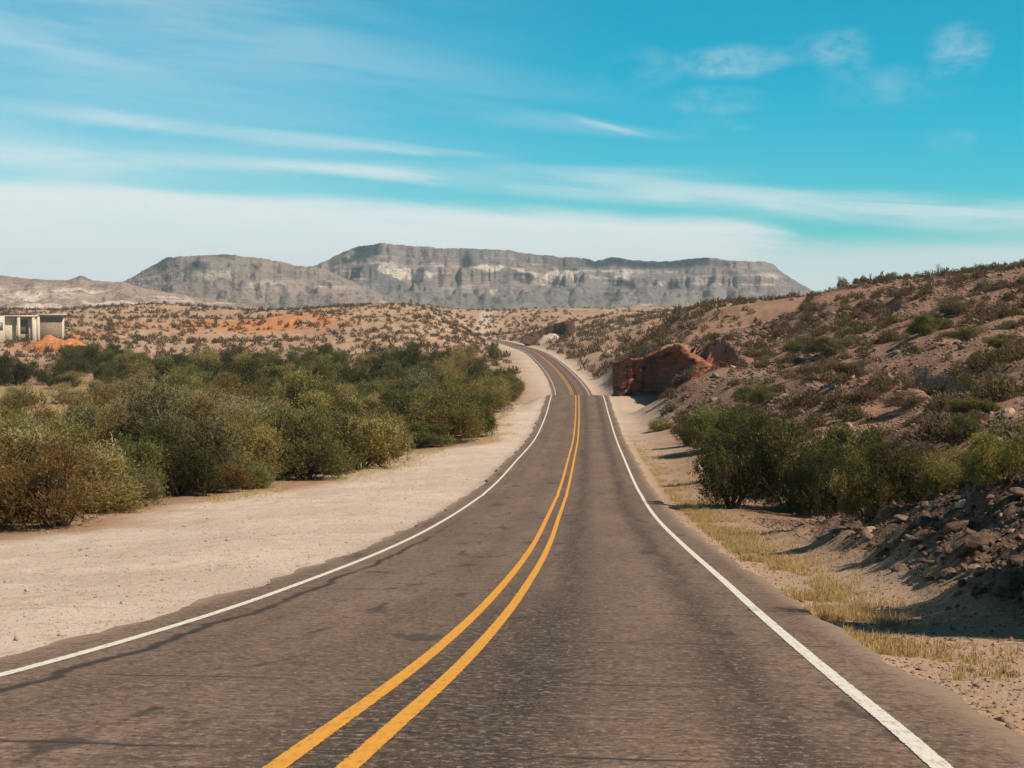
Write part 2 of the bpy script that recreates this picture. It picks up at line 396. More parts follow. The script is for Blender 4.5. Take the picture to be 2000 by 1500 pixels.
def mountain_material(name, lo, mid, pale, top, pale_amt=.8, green=(.20, .195, .15), pink=(.34, .25, .22)):
    m = NT(name); p = m.pos()
    lin = m.attr('rise'); cap_shade = m.attr('cap_shade'); chalk = m.attr('chalk')
    n1 = m.noise(p, .006, 6, .6); n2 = m.noise(m.scaled(p, (1, 1, 2.5)), .014, 6, .68); n3 = m.noise(p, .06, 4, .7)
    ns = m.noise(m.scaled(p, (.7, .7, 1.0)), .03, 5, .65); n4 = m.noise(p, .0035, 3, .5)
    c = m.mix(m.ss(n1, .38, .62), lo, mid); c = m.mix(m.ss(n4, .5, .65, 0, .7), c, pink)
    c = m.mix(m.ss(lin, .08, .36, .85, 0), c, m.mix(m.ss(n2, .4, .6), green, mid))
    pf = m.ss(m.math('ADD', m.math('ADD', m.math('MULTIPLY', n2, .5), m.math('MULTIPLY', ns, .5)), m.math('MULTIPLY', m.math('SUBTRACT', chalk, .5), .32)), .51, .60)
    pf = m.math('MULTIPLY', pf, m.ss(chalk, .05, .3))
    pf = m.math('MULTIPLY', pf, m.ss(n3, .36, .56, .5, 1)); c = m.mix(m.math('MULTIPLY', pf, pale_amt), c, pale)
    st = m.noise(m.scaled(p, (.12, .12, 2.6)), .03, 4, .6); zb_ = m.math('MULTIPLY', m.ss(lin, .28, .45), m.ss(lin, .75, .92, 1, 0))
    c = m.mix(m.math('MULTIPLY', m.math('MULTIPLY', m.ss(st, .52, .60), zb_), m.ss(n2, .42, .58, .1, .6)), c, pale)
    c = m.mix(m.math('MULTIPLY', m.ss(st, .38, .46, 1, 0), .5), c, lo)
    c = m.mix(m.math('MULTIPLY', m.math('MULTIPLY', cap_shade, m.ss(ns, .33, .46)), .95), c, top)  # dark cap rock, with the shading of its cliffs painted into the colour
    c = m.mix(m.ss(n3, .52, .66, 0, .6), c, (.095, .08, .075))
    return m.finish(c, .95, m.bump(m.math('ADD', n2, m.math('MULTIPLY', n3, .5)), 1.0, 16), .05)

M = dict(
    ground=ground_material(), road=road_material(),
    white=paint_material('white_road_paint', (.80, .77, .70), (.42, .36, .30)),
    yellow=paint_material('yellow_road_paint', (.78, .36, .035), (.42, .22, .06)),
    olive=leaf_material('olive_leaves', (.16, .135, .040), (.335, .285, .095), (.50, .43, .20)),
    green=leaf_material('dark_green_leaves', (.080, .084, .030), (.205, .195, .068), (.37, .33, .14)),
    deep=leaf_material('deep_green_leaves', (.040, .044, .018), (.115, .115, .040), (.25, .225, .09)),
    rust=leaf_material('rust_brown_leaves', (.125, .083, .026), (.25, .175, .060), (.38, .28, .12)),
    tan=leaf_material('dry_tan_leaves', (.20, .155, .07), (.38, .30, .15), (.52, .43, .26)),
    grey=leaf_material('grey_green_leaves', (.115, .108, .052), (.24, .215, .110), (.36, .32, .19)),
    scrub=leaf_material('dry_scrub_leaves', (.095, .072, .032), (.185, .145, .070), (.33, .26, .15)),
    scrubb=leaf_material('brown_scrub_leaves', (.11, .072, .045), (.21, .145, .090), (.33, .245, .17)),
    farscrub=leaf_material('brown_olive_scrub_leaves', (.115, .080, .045), (.21, .155, .090), (.34, .26, .165)),
    straw=leaf_material('straw_grass', (.42, .31, .12), (.66, .52, .24), (.78, .66, .38)),
    rock=rock_material('brown_rock', (.13, .085, .065), (.22, .15, .115), (.34, .26, .21)),
    pale_rock=rock_material('pale_rock', (.42, .34, .27), (.56, .47, .39), (.66, .58, .50)),
    hill_rock=rock_material('pinkish_rock', (.27, .175, .135), (.40, .285, .225), (.54, .42, .35)),
    redcliff=cliff_material('red_cliff_rock', [(.24, .078, .045), (.33, .135, .08), (.085, .036, .026), (.40, .27, .19)]),
    browncliff=cliff_material('brown_cliff_rock', [(.075, .045, .03), (.11, .065, .045), (.055, .035, .026), (.17, .12, .085)]),
    paleclay=cliff_material('pale_clay', [(.56, .44, .34), (.62, .50, .40), (.50, .38, .29), (.66, .56, .47)]),
    orangeclay=cliff_material('orange_clay', [(.54, .18, .065), (.58, .26, .11), (.40, .12, .05), (.60, .40, .24)]),
)
m = NT('bark'); p = m.n('ShaderNodeTexCoord').outputs['Object']
M['bark'] = m.finish(m.mix(m.ss(m.noise(p, 14, 4), .4, .6), (.10, .075, .055), (.22, .175, .135)), .9)
m = NT('plaster'); p = m.pos()
M['plaster'] = m.finish(m.mix(m.ss(m.noise(p, .8, 5), .35, .65), (.56, .47, .37), (.63, .54, .44)), .9)
m = NT('shadowed_glass'); M['glass'] = m.finish((.16, .16, .14), .25, None, .5)
m = NT('brown_timber'); p = m.pos(); M['timber'] = m.finish(m.mix(m.ss(m.noise(p, 2, 4), .4, .6), (.22, .165, .12), (.30, .23, .17)), .8)

# ------------------------------------------------------------------ ground sheet
NR, NC = 940, 660
yy = np.exp(np.linspace(math.log(22.), math.log(4700 + 40.), NR)) - 40.0
tt = np.linspace(-1, 1, NC); tt = np.sign(tt) * (0.75 * np.abs(tt) + .25 * np.abs(tt) ** 2.2)
XX = (tt[None, :] * (0.56 * (yy[:, None] + 40) + 4)); YY = np.repeat(yy[:, None], NC, 1)
gx, gy = XX.ravel(), YY.ravel()
gz = H(gx, gy)
lat, _ = road_lat(gx, gy); al = np.abs(lat)
wob = 2.5 * fbm(gx / 5, gy / 5, 31, 3) + 1.0 * fbm(gx / 1.5, gy / 1.5, 32, 2)
left = (lat < 0)
sandw = np.where(left, sstep(-1.2, 1.8, gx - brush_x(gy) + wob) * (1 - sstep(230, 300, gy)),
                 (1 - sstep(4.8, 7.0 + 5 * sstep(60, 140, gy), al + wob)) * (.10 + .55 * sstep(60, 160, gy)))
sandw = np.maximum(sandw, (1 - sstep(5, np.where(left, 13, 8.5), al + wob * 1.3)) * sstep(240, 300, gy) * (1 - sstep(690, 760, gy)) * .8)
hillw = sstep(5.2, 8.5 + 4 * sstep(50, 120, gy), lat + wob) * (1 - sstep(220, 420, gy)) * (gx > 0)
def blob(px, py, d, rx, ry):
    g = ground_at(px, py, 200, 1200); x, y = g[0], g[1]
    return np.exp(-(((gx - x) / rx) ** 2 + ((gy - y) / ry) ** 2))
ow = np.clip(1.2 * blob(430, 634, 0, 20, 32) + 1.2 * blob(565, 634, 0, 26, 34) + .9 * blob(238, 638, 0, 9, 24) + blob(150, 655, 0, 9, 26) + .9 * blob(100, 676, 0, 9, 22), 0, 1)
ow = np.clip(ow * (1.15 + 2.6 * fbm(gx / 9, gy / 26, 44, 4)), 0, 1) * .92
brush = sstep(0, 3, brush_x(gy) - gx) * (1 - sstep(380, 450, gy)) * left
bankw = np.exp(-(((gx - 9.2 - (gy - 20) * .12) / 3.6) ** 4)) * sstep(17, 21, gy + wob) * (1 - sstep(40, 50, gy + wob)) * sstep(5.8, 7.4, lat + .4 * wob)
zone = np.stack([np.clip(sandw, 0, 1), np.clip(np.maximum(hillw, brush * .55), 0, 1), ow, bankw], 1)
me = mesh_np('ground', np.stack([gx, gy, gz + CZ], 1), grid_faces(NR, NC), M['ground'], True,
             attrs=[('zone', 'POINT', 'FLOAT_COLOR', zone)])
tag(link('ground', me), kind='structure')

# ------------------------------------------------------------------ road and painted lines
def strip(offs, y0, y1, dz, jitter=0.0, seed=0):
    q = DQ[(DQ >= y0) & (DQ <= y1)]
    x = np.interp(q, DQ, DX); z = np.interp(q, DQ, DZ); sl = np.interp(q, DQ, DT); l = np.hypot(1, sl)
    s = np.concatenate([[0], np.cumsum(np.sqrt(np.diff(x) ** 2 + np.diff(q) ** 2 + np.diff(z) ** 2))])
    s = s - np.interp(0, q, s)
    V = []; U = []
    for k, o in enumerate(offs):
        oo = np.full_like(q, o)
        if jitter and k in (0, len(offs) - 1):
            oo = o + np.sign(o) * jitter * (fbm(s / 1.3, s * 0 + k * 9.3, seed, 4) * 2)
        V.append(np.stack([x + oo / l, q - oo * sl / l, z + dz + CZ + 0 * q], 1)); U.append(np.stack([oo, s], 1))
    n, k = len(q), len(offs)
    V = np.stack(V, 1).reshape(-1, 3); U = np.stack(U, 1).reshape(-1, 2)
    return V, U, grid_faces(n, k)
V, U, Fc = strip([-4.02, -3.2, -2, -1, 0, 1, 2, 3.2, 4.12], -22, 800, 0.0, .24, 5)
# broken pavement edge drops to the shoulder
road = tag(link('road', mesh_np('road', V, Fc, M['road'], True, uv=U)), kind='structure')
def line(name, o, w, mat, label):
    V, U, Fc = strip([o - w / 2, o, o + w / 2], -22, 800, .006)
    e = np.tile([0., 1., 0.], len(V) // 3)
    tag(link(name, mesh_np(name, V, Fc, mat, True, uv=U, attrs=[('edge', 'POINT', 'FLOAT', e)]), road), label)
line('edge_line', -3.4, .125, M['white'], 'thin white edge line along the sandy left shoulder')
line('edge_line', 3.4, .135, M['white'], 'white edge line along the grassy right shoulder')
line('centre_line', -.19, .135, M['yellow'], 'left stripe of the double yellow centre line')
line('centre_line', .19, .135, M['yellow'], 'right stripe of the double yellow centre line')

# ------------------------------------------------------------------ mountains
SKY = np.array([(-900,540),(-500,520),(-200,532),(0,537),(60,545),(130,548),(160,538),(185,548),(240,549),(270,535),(300,518),(330,503),(380,499),(440,497),(500,502),(540,510),(580,519),(612,520),(640,509),(670,493),(700,482),(740,475),(790,478),(850,484),(920,485),(1000,489),(1050,499),(1100,502),(1140,504),(1160,510),(1180,506),(1200,501),(1230,508),(1290,511),(1340,506),(1380,502),(1420,509),(1490,511),(1508,516),(1522,528),(1540,541),(1560,552),(1600,560),(1750,572),(2300,585),(2900,592)], float)
def mountain(name, sky, px0, px1, Yb, Yc, depth, mat, prof, seed, npx=520, nt=150, rough=1.0, cap_shades=(), chalks=(), knob=4.0):
    px = np.linspace(px0, px1, npx); t = np.linspace(0, 1, nt)
    S = np.interp(px, sky[:, 0], sky[:, 1]); S0 = S
    S = S + knob * fbm(px / 14, px * 0, seed + 2, 4) + knob * .5 * fbm(px / 4, px * 0, seed + 3, 2)
    ang = np.array([ray(1000, s)[1] for s in S])
    top = ang * Yc
    PX, T = np.meshgrid(px, t)                      # rows = t
    wx = PX * Yc / F
    g = np.abs(fbm(wx / 190, T * 1.1, seed, 4)) * 2; g2 = np.abs(fbm(wx / 60, T * 2.2, seed + 3, 4)) * 2
    spur = (.75 * g + .35 * g2)
    Y = Yb + (Yc - Yb) * T
    tw = np.clip(T - (0.27 - spur * .75) * np.sin(np.pi * np.clip(T, 0, 1)) * rough, 0, 1)
    h = np.interp(tw, prof[0], prof[1])
    zb = float(ray(1000, 606)[1]) * Yb - 3
    Z = zb + (top[None, :] - zb) * h
    ed = np.sin(np.pi * np.clip(h, 0, 1))
    Z = Z + (fbm(wx / 22, Y / 22, seed + 5, 4) * 9 + fbm(wx / 90, Y / 90, seed + 8, 3) * 22) * ed * rough
    X = (PX - 1000) / F * Y
    V = np.stack([X, Y, Z + CZ], 2)
    cap_shade = np.zeros_like(h); chalk = np.zeros_like(h)
    pw = PX + 10 * fbm(PX / 25, h * 3, seed + 21, 3)
    for a, b, h0, h1 in cap_shades: cap_shade = np.maximum(cap_shade, sstep(a - 6, a + 6, pw) * (1 - sstep(b - 6, b + 6, pw)) * sstep(h0 - .05, h0 + .05, h) * (1 - sstep(h1 - .03, h1 + .03, h)))
    for a, b, h0, h1, k_ in chalks: chalk = np.maximum(chalk, k_ * np.exp(-(((pw - (a + b) / 2) / (b - a) * 2) ** 4)) * np.exp(-(((h - (h0 + h1) / 2) / (h1 - h0) * 2) ** 2)))
    back = []
    for k, (f, fz) in enumerate(((.25, 1.0), (.6, .97), (1.0, 0.0))):
        yb = Yc + depth * f
        zz = np.where(fz > 0, zb + (top - zb) * fz, zb - 2)
        back.append(np.stack([(px - 1000) / F * yb, np.full(npx, yb), zz + CZ], 1))
    V = np.concatenate([V.reshape(-1, 3), np.concatenate(back)])
    ext = lambda a, v: np.concatenate([a.ravel(), np.full(3 * npx, v)])
    o = link(name, mesh_np(name, V, grid_faces(nt + 3, npx), mat, False, attrs=[('rise', 'POINT', 'FLOAT', ext(h, 1.)), ('cap_shade', 'POINT', 'FLOAT', ext(cap_shade, 0.)), ('chalk', 'POINT', 'FLOAT', ext(chalk, 0.))]))
    return tag(o, kind='structure')
mesa_sky = np.array([(560, 604), (590, 545), (605, 524)] + [tuple(r) for r in SKY if 612 <= r[0] <= 1560] + [(1585, 566), (1640, 580), (1750, 594), (1850, 603)], float)
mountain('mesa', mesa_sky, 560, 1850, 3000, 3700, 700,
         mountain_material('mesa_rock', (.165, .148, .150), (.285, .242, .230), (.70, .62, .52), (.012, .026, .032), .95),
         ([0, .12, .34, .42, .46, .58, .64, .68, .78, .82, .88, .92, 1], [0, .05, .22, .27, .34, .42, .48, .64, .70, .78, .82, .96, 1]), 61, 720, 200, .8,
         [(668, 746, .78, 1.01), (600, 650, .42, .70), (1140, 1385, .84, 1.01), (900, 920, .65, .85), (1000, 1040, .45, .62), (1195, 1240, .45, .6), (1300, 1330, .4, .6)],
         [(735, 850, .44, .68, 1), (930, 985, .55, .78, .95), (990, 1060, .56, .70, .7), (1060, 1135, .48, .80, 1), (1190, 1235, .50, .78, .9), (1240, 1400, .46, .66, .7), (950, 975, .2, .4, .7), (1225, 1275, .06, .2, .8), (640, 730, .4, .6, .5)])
left_sky = np.array([(170, 604), (215, 575), (240, 552)] + [tuple(r) for r in SKY if 270 <= r[0] <= 612] + [(650, 532), (700, 555), (760, 580), (840, 604)], float)
mountain('mountain', left_sky, 170, 840, 2500, 2950, 500,
         mountain_material('mountain_rock', (.23, .19, .17), (.32, .26, .23), (.52, .45, .38), (.08, .085, .08), .8),
         ([0, .15, .40, .46, .52, .66, .70, .80, .84, .92, 1], [0, .07, .30, .35, .48, .58, .70, .76, .88, .95, 1]), 83, 460, 170, .85,
         [(300, 345, .9, 1.01), (350, 410, .70, .86), (425, 455, .95, 1.01)], [(270, 330, .1, .3, 1), (470, 570, .38, .6, .9), (320, 420, .05, .2, .9), (380, 470, .50, .75, .8), (300, 360, .5, .7, .7)])
far_sky = np.array([(-900, 545), (-500, 520), (-200, 528), (0, 537), (60, 545), (130, 548), (160, 538), (185, 547), (240, 551), (300, 566), (380, 580), (460, 592), (560, 604)], float)
mountain('ridge', far_sky, -900, 560, 1800, 2200, 500,
         mountain_material('ridge_rock', (.34, .245, .20), (.42, .31, .26), (.76, .64, .54), (.22, .18, .15), .95, (.34, .28, .22), (.44, .31, .26)),
         ([0, .12, .4, .7, .85, 1], [0, .08, .36, .66, .88, 1]), 29, 620, 140, .8,
         [(150, 180, .9, 1.01)], [(-100, 60, .2, .4, .8), (35, 125, .02, .22, 1.6), (30, 90, .3, .55, 1), (100, 230, .45, .72, 1), (140, 330, .12, .34, .9), (-500, -100, .3, .6, .8)])

# ------------------------------------------------------------------ shrub prototypes
def leaves_np(base, direc, length, width, rng):
    """ribbon quads: base (n,3), direction (n,3)"""
    n = len(base)
    side = np.cross(direc, rng.normal(size=(n, 3))); side /= np.linalg.norm(side, axis=1, keepdims=True) + 1e-9
    L = (direc * length[:, None]); W = side * width[:, None] * .5
    V = np.stack([base - W * .5, base + W * .5, base + L * .55 + W, base + L + W * .1, ], 1)
    return V.reshape(-1, 3)

def tubes_np(paths, r0, r1):
    Vs, Fs, off = [], [], 0
    for p, a in zip(paths, r0):
        p = np.asarray(p); n = len(p); k = 5
        ang = np.arange(k) * 2 * np.pi / k
        rr = np.linspace(a, a * r1, n)
        ring = np.stack([np.cos(ang), np.sin(ang), np.zeros(k)], 1)
        V = p[:, None, :] + ring[None] * rr[:, None, None]
        Vs.append(V.reshape(-1, 3))
        i = np.arange((n - 1) * k); r = i // k; c = i % k
        Fs.append(off + np.stack([r * k + c, r * k + (c + 1) % k, (r + 1) * k + (c + 1) % k, (r + 1) * k + c], 1)); off += n * k
    return np.concatenate(Vs), np.concatenate(Fs)

def shrub_proto(seed, nl=13, ntw=1300, per=11, upright=.5, leaf=.045, flat=1.0, low=.12):
    """crown of height 1 and half-width about .62; returns leaf verts, tone, stem paths"""
    rng = np.random.default_rng(seed)
    cen, rad = [], []
    for i in range(nl):
        a = rng.uniform(0, 2 * np.pi); r = .47 * math.sqrt(rng.uniform(0, 1))
        h = rng.uniform(low + .1, .80) * (1 - .45 * (r / .47) ** 2)
        if i % 3 == 0: h = rng.uniform(.10, .26); r = rng.uniform(.2, .46)
        cen.append((r * math.cos(a), r * math.sin(a), h)); rad.append(rng.uniform(.11, .215))
    cen = np.array(cen); rad = np.array(rad)
    k = rng.choice(nl, ntw, p=rad ** 2 / (rad ** 2).sum())
    d = rng.normal(size=(ntw, 3)); d[:, 2] = d[:, 2] * .8 + .25; d /= np.linalg.norm(d, axis=1, keepdims=True)
    st = cen[k] + d * (rad[k] * rng.uniform(.25, .95, ntw) ** .7)[:, None]
    dirn = d * (1 - upright) + np.array([0, 0, 1.0]) * upright + rng.normal(size=(ntw, 3)) * .28
    dirn /= np.linalg.norm(dirn, axis=1, keepdims=True)
    tl = rng.uniform(.08, .17, ntw) * np.where(rng.uniform(0, 1, ntw) > .88, 1.8, 1.0)
    s = rng.uniform(0, 1, (ntw, per))
    b = st[:, None, :] + dirn[:, None, :] * (tl[:, None] * s)[..., None] + rng.normal(size=(ntw, per, 3)) * .012
    ld = dirn[:, None, :] * .75 + rng.normal(size=(ntw, per, 3)) * .55
    ld /= np.linalg.norm(ld, axis=2, keepdims=True)
    clump = rng.uniform(-.22, .22, nl)[k]
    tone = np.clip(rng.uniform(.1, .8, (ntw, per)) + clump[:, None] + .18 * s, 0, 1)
    b = b.reshape(-1, 3); ld = ld.reshape(-1, 3); b[:, 2] = np.maximum(b[:, 2], .0)
    n = len(b)
    V = leaves_np(b, ld, rng.uniform(.5, 1.2, n) * leaf, rng.uniform(.25, .5, n) * leaf, rng)
    paths, r0 = [], []
    for i in range(nl):
        a = rng.uniform(0, 2 * np.pi); root = np.array([math.cos(a), math.sin(a), 0]) * .06 + [0, 0, -.04]
        c = cen[i]; mid = root * .5 + c * .5 + np.array([0, 0, .07]) + rng.normal(size=3) * .03
        pts = [(1 - t) ** 2 * root + 2 * t * (1 - t) * mid + t * t * c for t in np.linspace(0, 1, 7)]
        paths.append(pts); r0.append(rng.uniform(.010, .018))
        for _ in range(3):
            q = pts[rng.integers(3, 6)]; e = c + rng.normal(size=3) * rad[i] * .6
            paths.append([q * (1 - t) + e * t + np.array([0, 0, .04]) * math.sin(t * 3.1) for t in np.linspace(0, 1, 4)]); r0.append(.006)
    SV, SF = tubes_np(paths, r0, .35)
    return V, np.arange(n * 4).reshape(-1, 4), tone.reshape(-1), SV, SF

PROTO = [shrub_proto(101, 22, 2300, 13, .58, .034), shrub_proto(102, 19, 2200, 13, .72, .038), shrub_proto(103, 27, 2500, 13, .5, .032), shrub_proto(104, 17, 2100, 13, .82, .042, low=.05)]
_shrubmesh = {}
def shrub_meshes(i, kind):
    if (i, kind) not in _shrubmesh:
        V, Fc, tone, SV, SF = PROTO[i]
        _shrubmesh[(i, kind)] = (mesh_np('foliage', V, Fc, M[kind], False, attrs=[('tone', 'FACE', 'FLOAT', tone)]),
                                 mesh_np('stems', SV, SF, M['bark'], True))
    return _shrubmesh[(i, kind)]
shrub_src = {}
def place_shrub(x, y, h, hw, kind, label, group, i=None, cat='shrub', name='shrub'):
    i = random.randrange(4) if i is None else i
    key = (i, kind)
    if key not in shrub_src:
        root = bpy.data.objects.new(name, None); COL.objects.link(root); root.empty_display_size = .3
        fm, sm = shrub_meshes(i, kind)
        link('foliage', fm, root); link('stems', sm, root)
        shrub_src[key] = root
    else:
        src = shrub_src[key]; root = src.copy(); root.name = name; COL.objects.link(root)
        for ch in src.children:
            c = ch.copy(); COL.objects.link(c); c.parent = root
        for k in list(root.keys()): del root[k]
    root.location = (x, y, Hs(x, y) + CZ - .03)
    root.scale = (hw / .62, hw / .62 * random.uniform(.85, 1.1), h)
    root.rotation_euler = (0, 0, random.uniform(0, 6.28))
    tag(root, label, cat, group)
    return root
SHRUBS = []
def px_shrub(px, py, top, hw, kind, label, group=None, i=None, **kw):
    g = ground_at(px, py)
    if g is None: return
    x, y, z = g
    s = y / F
    x2, y2 = x, y + hw * s * .35
    SHRUBS.append((x2, y2, hw * s))
    return place_shrub(x2, y2, (py - top) * s * 1.02, hw * s, kind, label, group, i, **kw)

GL, GR = 'shrubs of the thicket left of the road', 'shrubs at the foot of the right hillside'
px_shrub(100, 1034, 838, 135, 'rust', 'large rust-brown feathery shrub at the left edge of the sand shoulder', GL, 2)
px_shrub(-70, 1030, 850, 110, 'rust', 'rust-brown shrub cut off by the left border of the photo', GL, 0)
px_shrub(205, 985, 850, 70, 'rust', 'smaller brown-green shrub tucked behind the large rust-brown one', GL, 1)
px_shrub(335, 972, 815, 105, 'deep', 'dark green rounded shrub with deep shadow beside the sand, next to the rust-brown one', GL, 0)
px_shrub(268, 962, 850, 60, 'grey', 'grey-green shrub between the rust-brown shrub and the dark green one', GL, 3)
px_shrub(120, 925, 768, 100, 'grey', 'tall grey-green shrub rising behind the rust-brown shrub', GL, 1)
px_shrub(15, 930, 800, 80, 'olive', 'olive shrub behind the rust-brown shrub at the left border', GL, 0)
px_shrub(240, 905, 800, 70, 'olive', 'yellowish olive shrub behind the dark green front shrub', GL, 3)
px_shrub(480, 945, 800, 95, 'olive', 'broad olive shrub with tan tips at the middle of the front row', GL, 2)
px_shrub(410, 935, 840, 55, 'tan', 'dry tan shrub wedged beside the dark green front shrub', GL, 1)
px_shrub(590, 938, 790, 95, 'green', 'mid green shrub above a strip of dry grass at the sand edge', GL, 0)
px_shrub(700, 918, 780, 90, 'olive', 'olive green shrub at the front row where the sand narrows', GL, 3)
px_shrub(760, 895, 800, 55, 'green', 'small green shrub at the corner of the thicket front', GL, 2)
px_shrub(530, 880, 775, 80, 'tan', 'pale tan-topped shrub in the middle of the thicket', GL, 0)
px_shrub(640, 860, 745, 80, 'olive', 'bright olive shrub in the middle of the thicket', GL, 1)
px_shrub(300, 835, 742, 85, 'olive', 'domed olive shrub with a dark shadowed side, left of the thicket middle', GL, 2)
px_shrub(860, 866, 735, 85, 'olive', 'wide olive shrub near the road bend', GL, 0)
px_shrub(930, 855, 750, 55, 'green', 'dark green shrub nearest to the left edge line', GL, 1)
px_shrub(800, 850, 730, 70, 'green', 'green shrub beside the wide olive one near the bend', GL, 3)
px_shrub(955, 805, 730, 45, 'olive', 'olive shrub close to the road before the crest', GL, 2)
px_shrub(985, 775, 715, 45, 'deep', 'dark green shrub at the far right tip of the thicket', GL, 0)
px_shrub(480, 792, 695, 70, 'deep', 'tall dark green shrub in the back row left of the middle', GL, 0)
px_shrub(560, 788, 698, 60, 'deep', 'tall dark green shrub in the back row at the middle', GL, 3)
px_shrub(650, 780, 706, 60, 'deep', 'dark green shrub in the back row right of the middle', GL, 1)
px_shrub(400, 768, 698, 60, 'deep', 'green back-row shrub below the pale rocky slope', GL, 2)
px_shrub(135, 735, 677, 38, 'green', 'round dark green tree-like shrub standing above the thicket by the orange clay', GL, 0)
px_shrub(22, 752, 692, 36, 'green', 'dark green round shrub at the left border behind the dry tan flat', GL, 2)
px_shrub(30, 800, 752, 42, 'tan', 'dry tan shrub at the left border in front of a dark green one', GL, 0)
px_shrub(120, 790, 742, 50, 'tan', 'dry straw-coloured shrub on the open flat at left', GL, 2)
px_shrub(200, 775, 735, 40, 'tan', 'dry straw-coloured shrub beside the domed olive shrub', GL, 1)
# fill of the thicket
cnt = 0
fk = ['green', 'olive', 'green', 'grey', 'olive', 'rust', 'olive', 'green', 'tan']
fl = {'green': 'dark green shrub packed in the thicket left of the road', 'olive': 'olive shrub packed in the thicket left of the road', 'grey': 'grey-green shrub packed in the thicket left of the road',
      'rust': 'brownish shrub packed in the thicket left of the road', 'tan': 'dry tan shrub packed in the thicket left of the road', 'deep': 'deep green shrub packed in the back of the thicket left of the road'}
rs = random.Random(5)
tries = 0
while cnt < 330 and tries < 20000:
    tries += 1
    Y = math.exp(rs.uniform(math.log(50), math.log(420)))
    x = rs.uniform(-.41 * Y, float(brush_x(Y)) - 1.0)
    if x < -.40 * Y: continue
    r = rs.uniform(1.5, 2.6) * (1 + Y / 400)
    if x + r * .9 > float(brush_x(Y)): continue
    px = 1000 + F * x / Y
    if px < 250 + 40 * rs.random() and 115 < Y < 265: continue
    if px < 135 and Y > 290: continue
    if any((x - a) ** 2 + (Y - b) ** 2 < ((r + c) * .46) ** 2 for a, b, c in SHRUBS): continue
    SHRUBS.append((x, Y, r)); cnt += 1
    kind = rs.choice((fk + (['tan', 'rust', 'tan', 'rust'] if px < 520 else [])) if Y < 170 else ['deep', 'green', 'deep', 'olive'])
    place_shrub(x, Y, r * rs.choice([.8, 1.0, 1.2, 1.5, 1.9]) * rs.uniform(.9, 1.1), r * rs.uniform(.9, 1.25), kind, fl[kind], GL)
# right side
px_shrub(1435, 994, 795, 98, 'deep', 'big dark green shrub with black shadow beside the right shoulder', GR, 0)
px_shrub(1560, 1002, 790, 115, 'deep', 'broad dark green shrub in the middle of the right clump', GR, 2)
px_shrub(1660, 985, 800, 95, 'green', 'tall green shrub on the right of the big dark clump', GR, 1)
px_shrub(1700, 1018, 890, 72, 'olive', 'olive feathery shrub in front, beside the rock bank', GR, 3)
px_shrub(1490, 935, 775, 90, 'deep', 'upright green shrub behind the big dark clump', GR, 1)
px_shrub(1400, 880, 770, 70, 'green', 'green shrub below the red road cut', GR, 3)
px_shrub(1345, 870, 800, 42, 'deep', 'dark green shrub nearest the red road cut at the shoulder', GR, 2)
px_shrub(1290, 842, 812, 26, 'olive', 'small low olive shrub on the shoulder below the red road cut', GR, 0)
px_shrub(1630, 1008, 850, 70, 'deep', 'dark green shrub with a black shadow at its foot, right of the clump middle', GR, 0)
px_shrub(1755, 985, 840, 85, 'deep', 'dark green shrub at the right end of the clump, above the rock bank tip', GR, 2)
px_shrub(1790, 965, 855, 75, 'scrubb', 'brownish green shrub above the rock bank', GR, 0)
px_shrub(1870, 950, 850, 75, 'olive', 'olive scrubby shrub on top of the rock bank', GR, 2)
px_shrub(1960, 945, 820, 80, 'olive', 'yellow-olive shrub on the slope at the right border', GR, 1)
px_shrub(2030, 930, 800, 80, 'olive', 'olive shrub cut off by the right border of the photo', GR, 0)
px_shrub(1890, 860, 800, 40, 'green', 'dark small shrub on the slope above the rock bank', GR, 2)
px_shrub(1480, 795, 738, 45, 'green', 'dark shrub on the slope right of the red road cut', GR, 0)
px_shrub(1620, 690, 648, 58, 'grey', 'grey-green shrub mid-slope on the right hill', GR, 1)
px_shrub(1570, 690, 652, 35, 'green', 'dark shrub mid-slope left of the grey-green one', GR, 2)
px_shrub(1660, 735, 695, 45, 'scrubb', 'brown shrub below the grey-green mid-slope shrub', GR, 3)
px_shrub(1810, 655, 605, 42, 'green', 'green upright shrub high on the right hill', GR, 1)
px_shrub(1860, 615, 575, 50, 'scrub', 'olive-brown shrub under the skyline of the right hill', GR, 2)
px_shrub(1905, 810, 770, 50, 'green', 'dark shrub on the bare slope at right', GR, 3)
px_shrub(1780, 800, 765, 50, 'scrubb', 'brown mound-like shrub on the bare slope at right', GR, 0)
px_shrub(1900, 660, 630, 60, 'scrub', 'wide low shrub in the upper part of the right slope', GR, 2)
px_shrub(1960, 680, 645, 45, 'green', 'dark low shrub near the right border, upper slope', GR, 1)
px_shrub(965, 705, 660, 14, 'green', 'dark narrow shrub beside the far road bend', GR, 1)
# off frame to the right: casts the long shadow across the shoulder
for (x, y, h, hw) in ((8.6, 16.3, 4.9, 1.45), (9.6, 15.5, 4.8, 1.5), (10.6, 17.0, 4.6, 1.4), (8.9, 17.6, 3.2, 1.2)):
    place_shrub(x, y, h, hw, 'deep', 'shrub standing just beyond the right border, shading the shoulder', GR, 0)

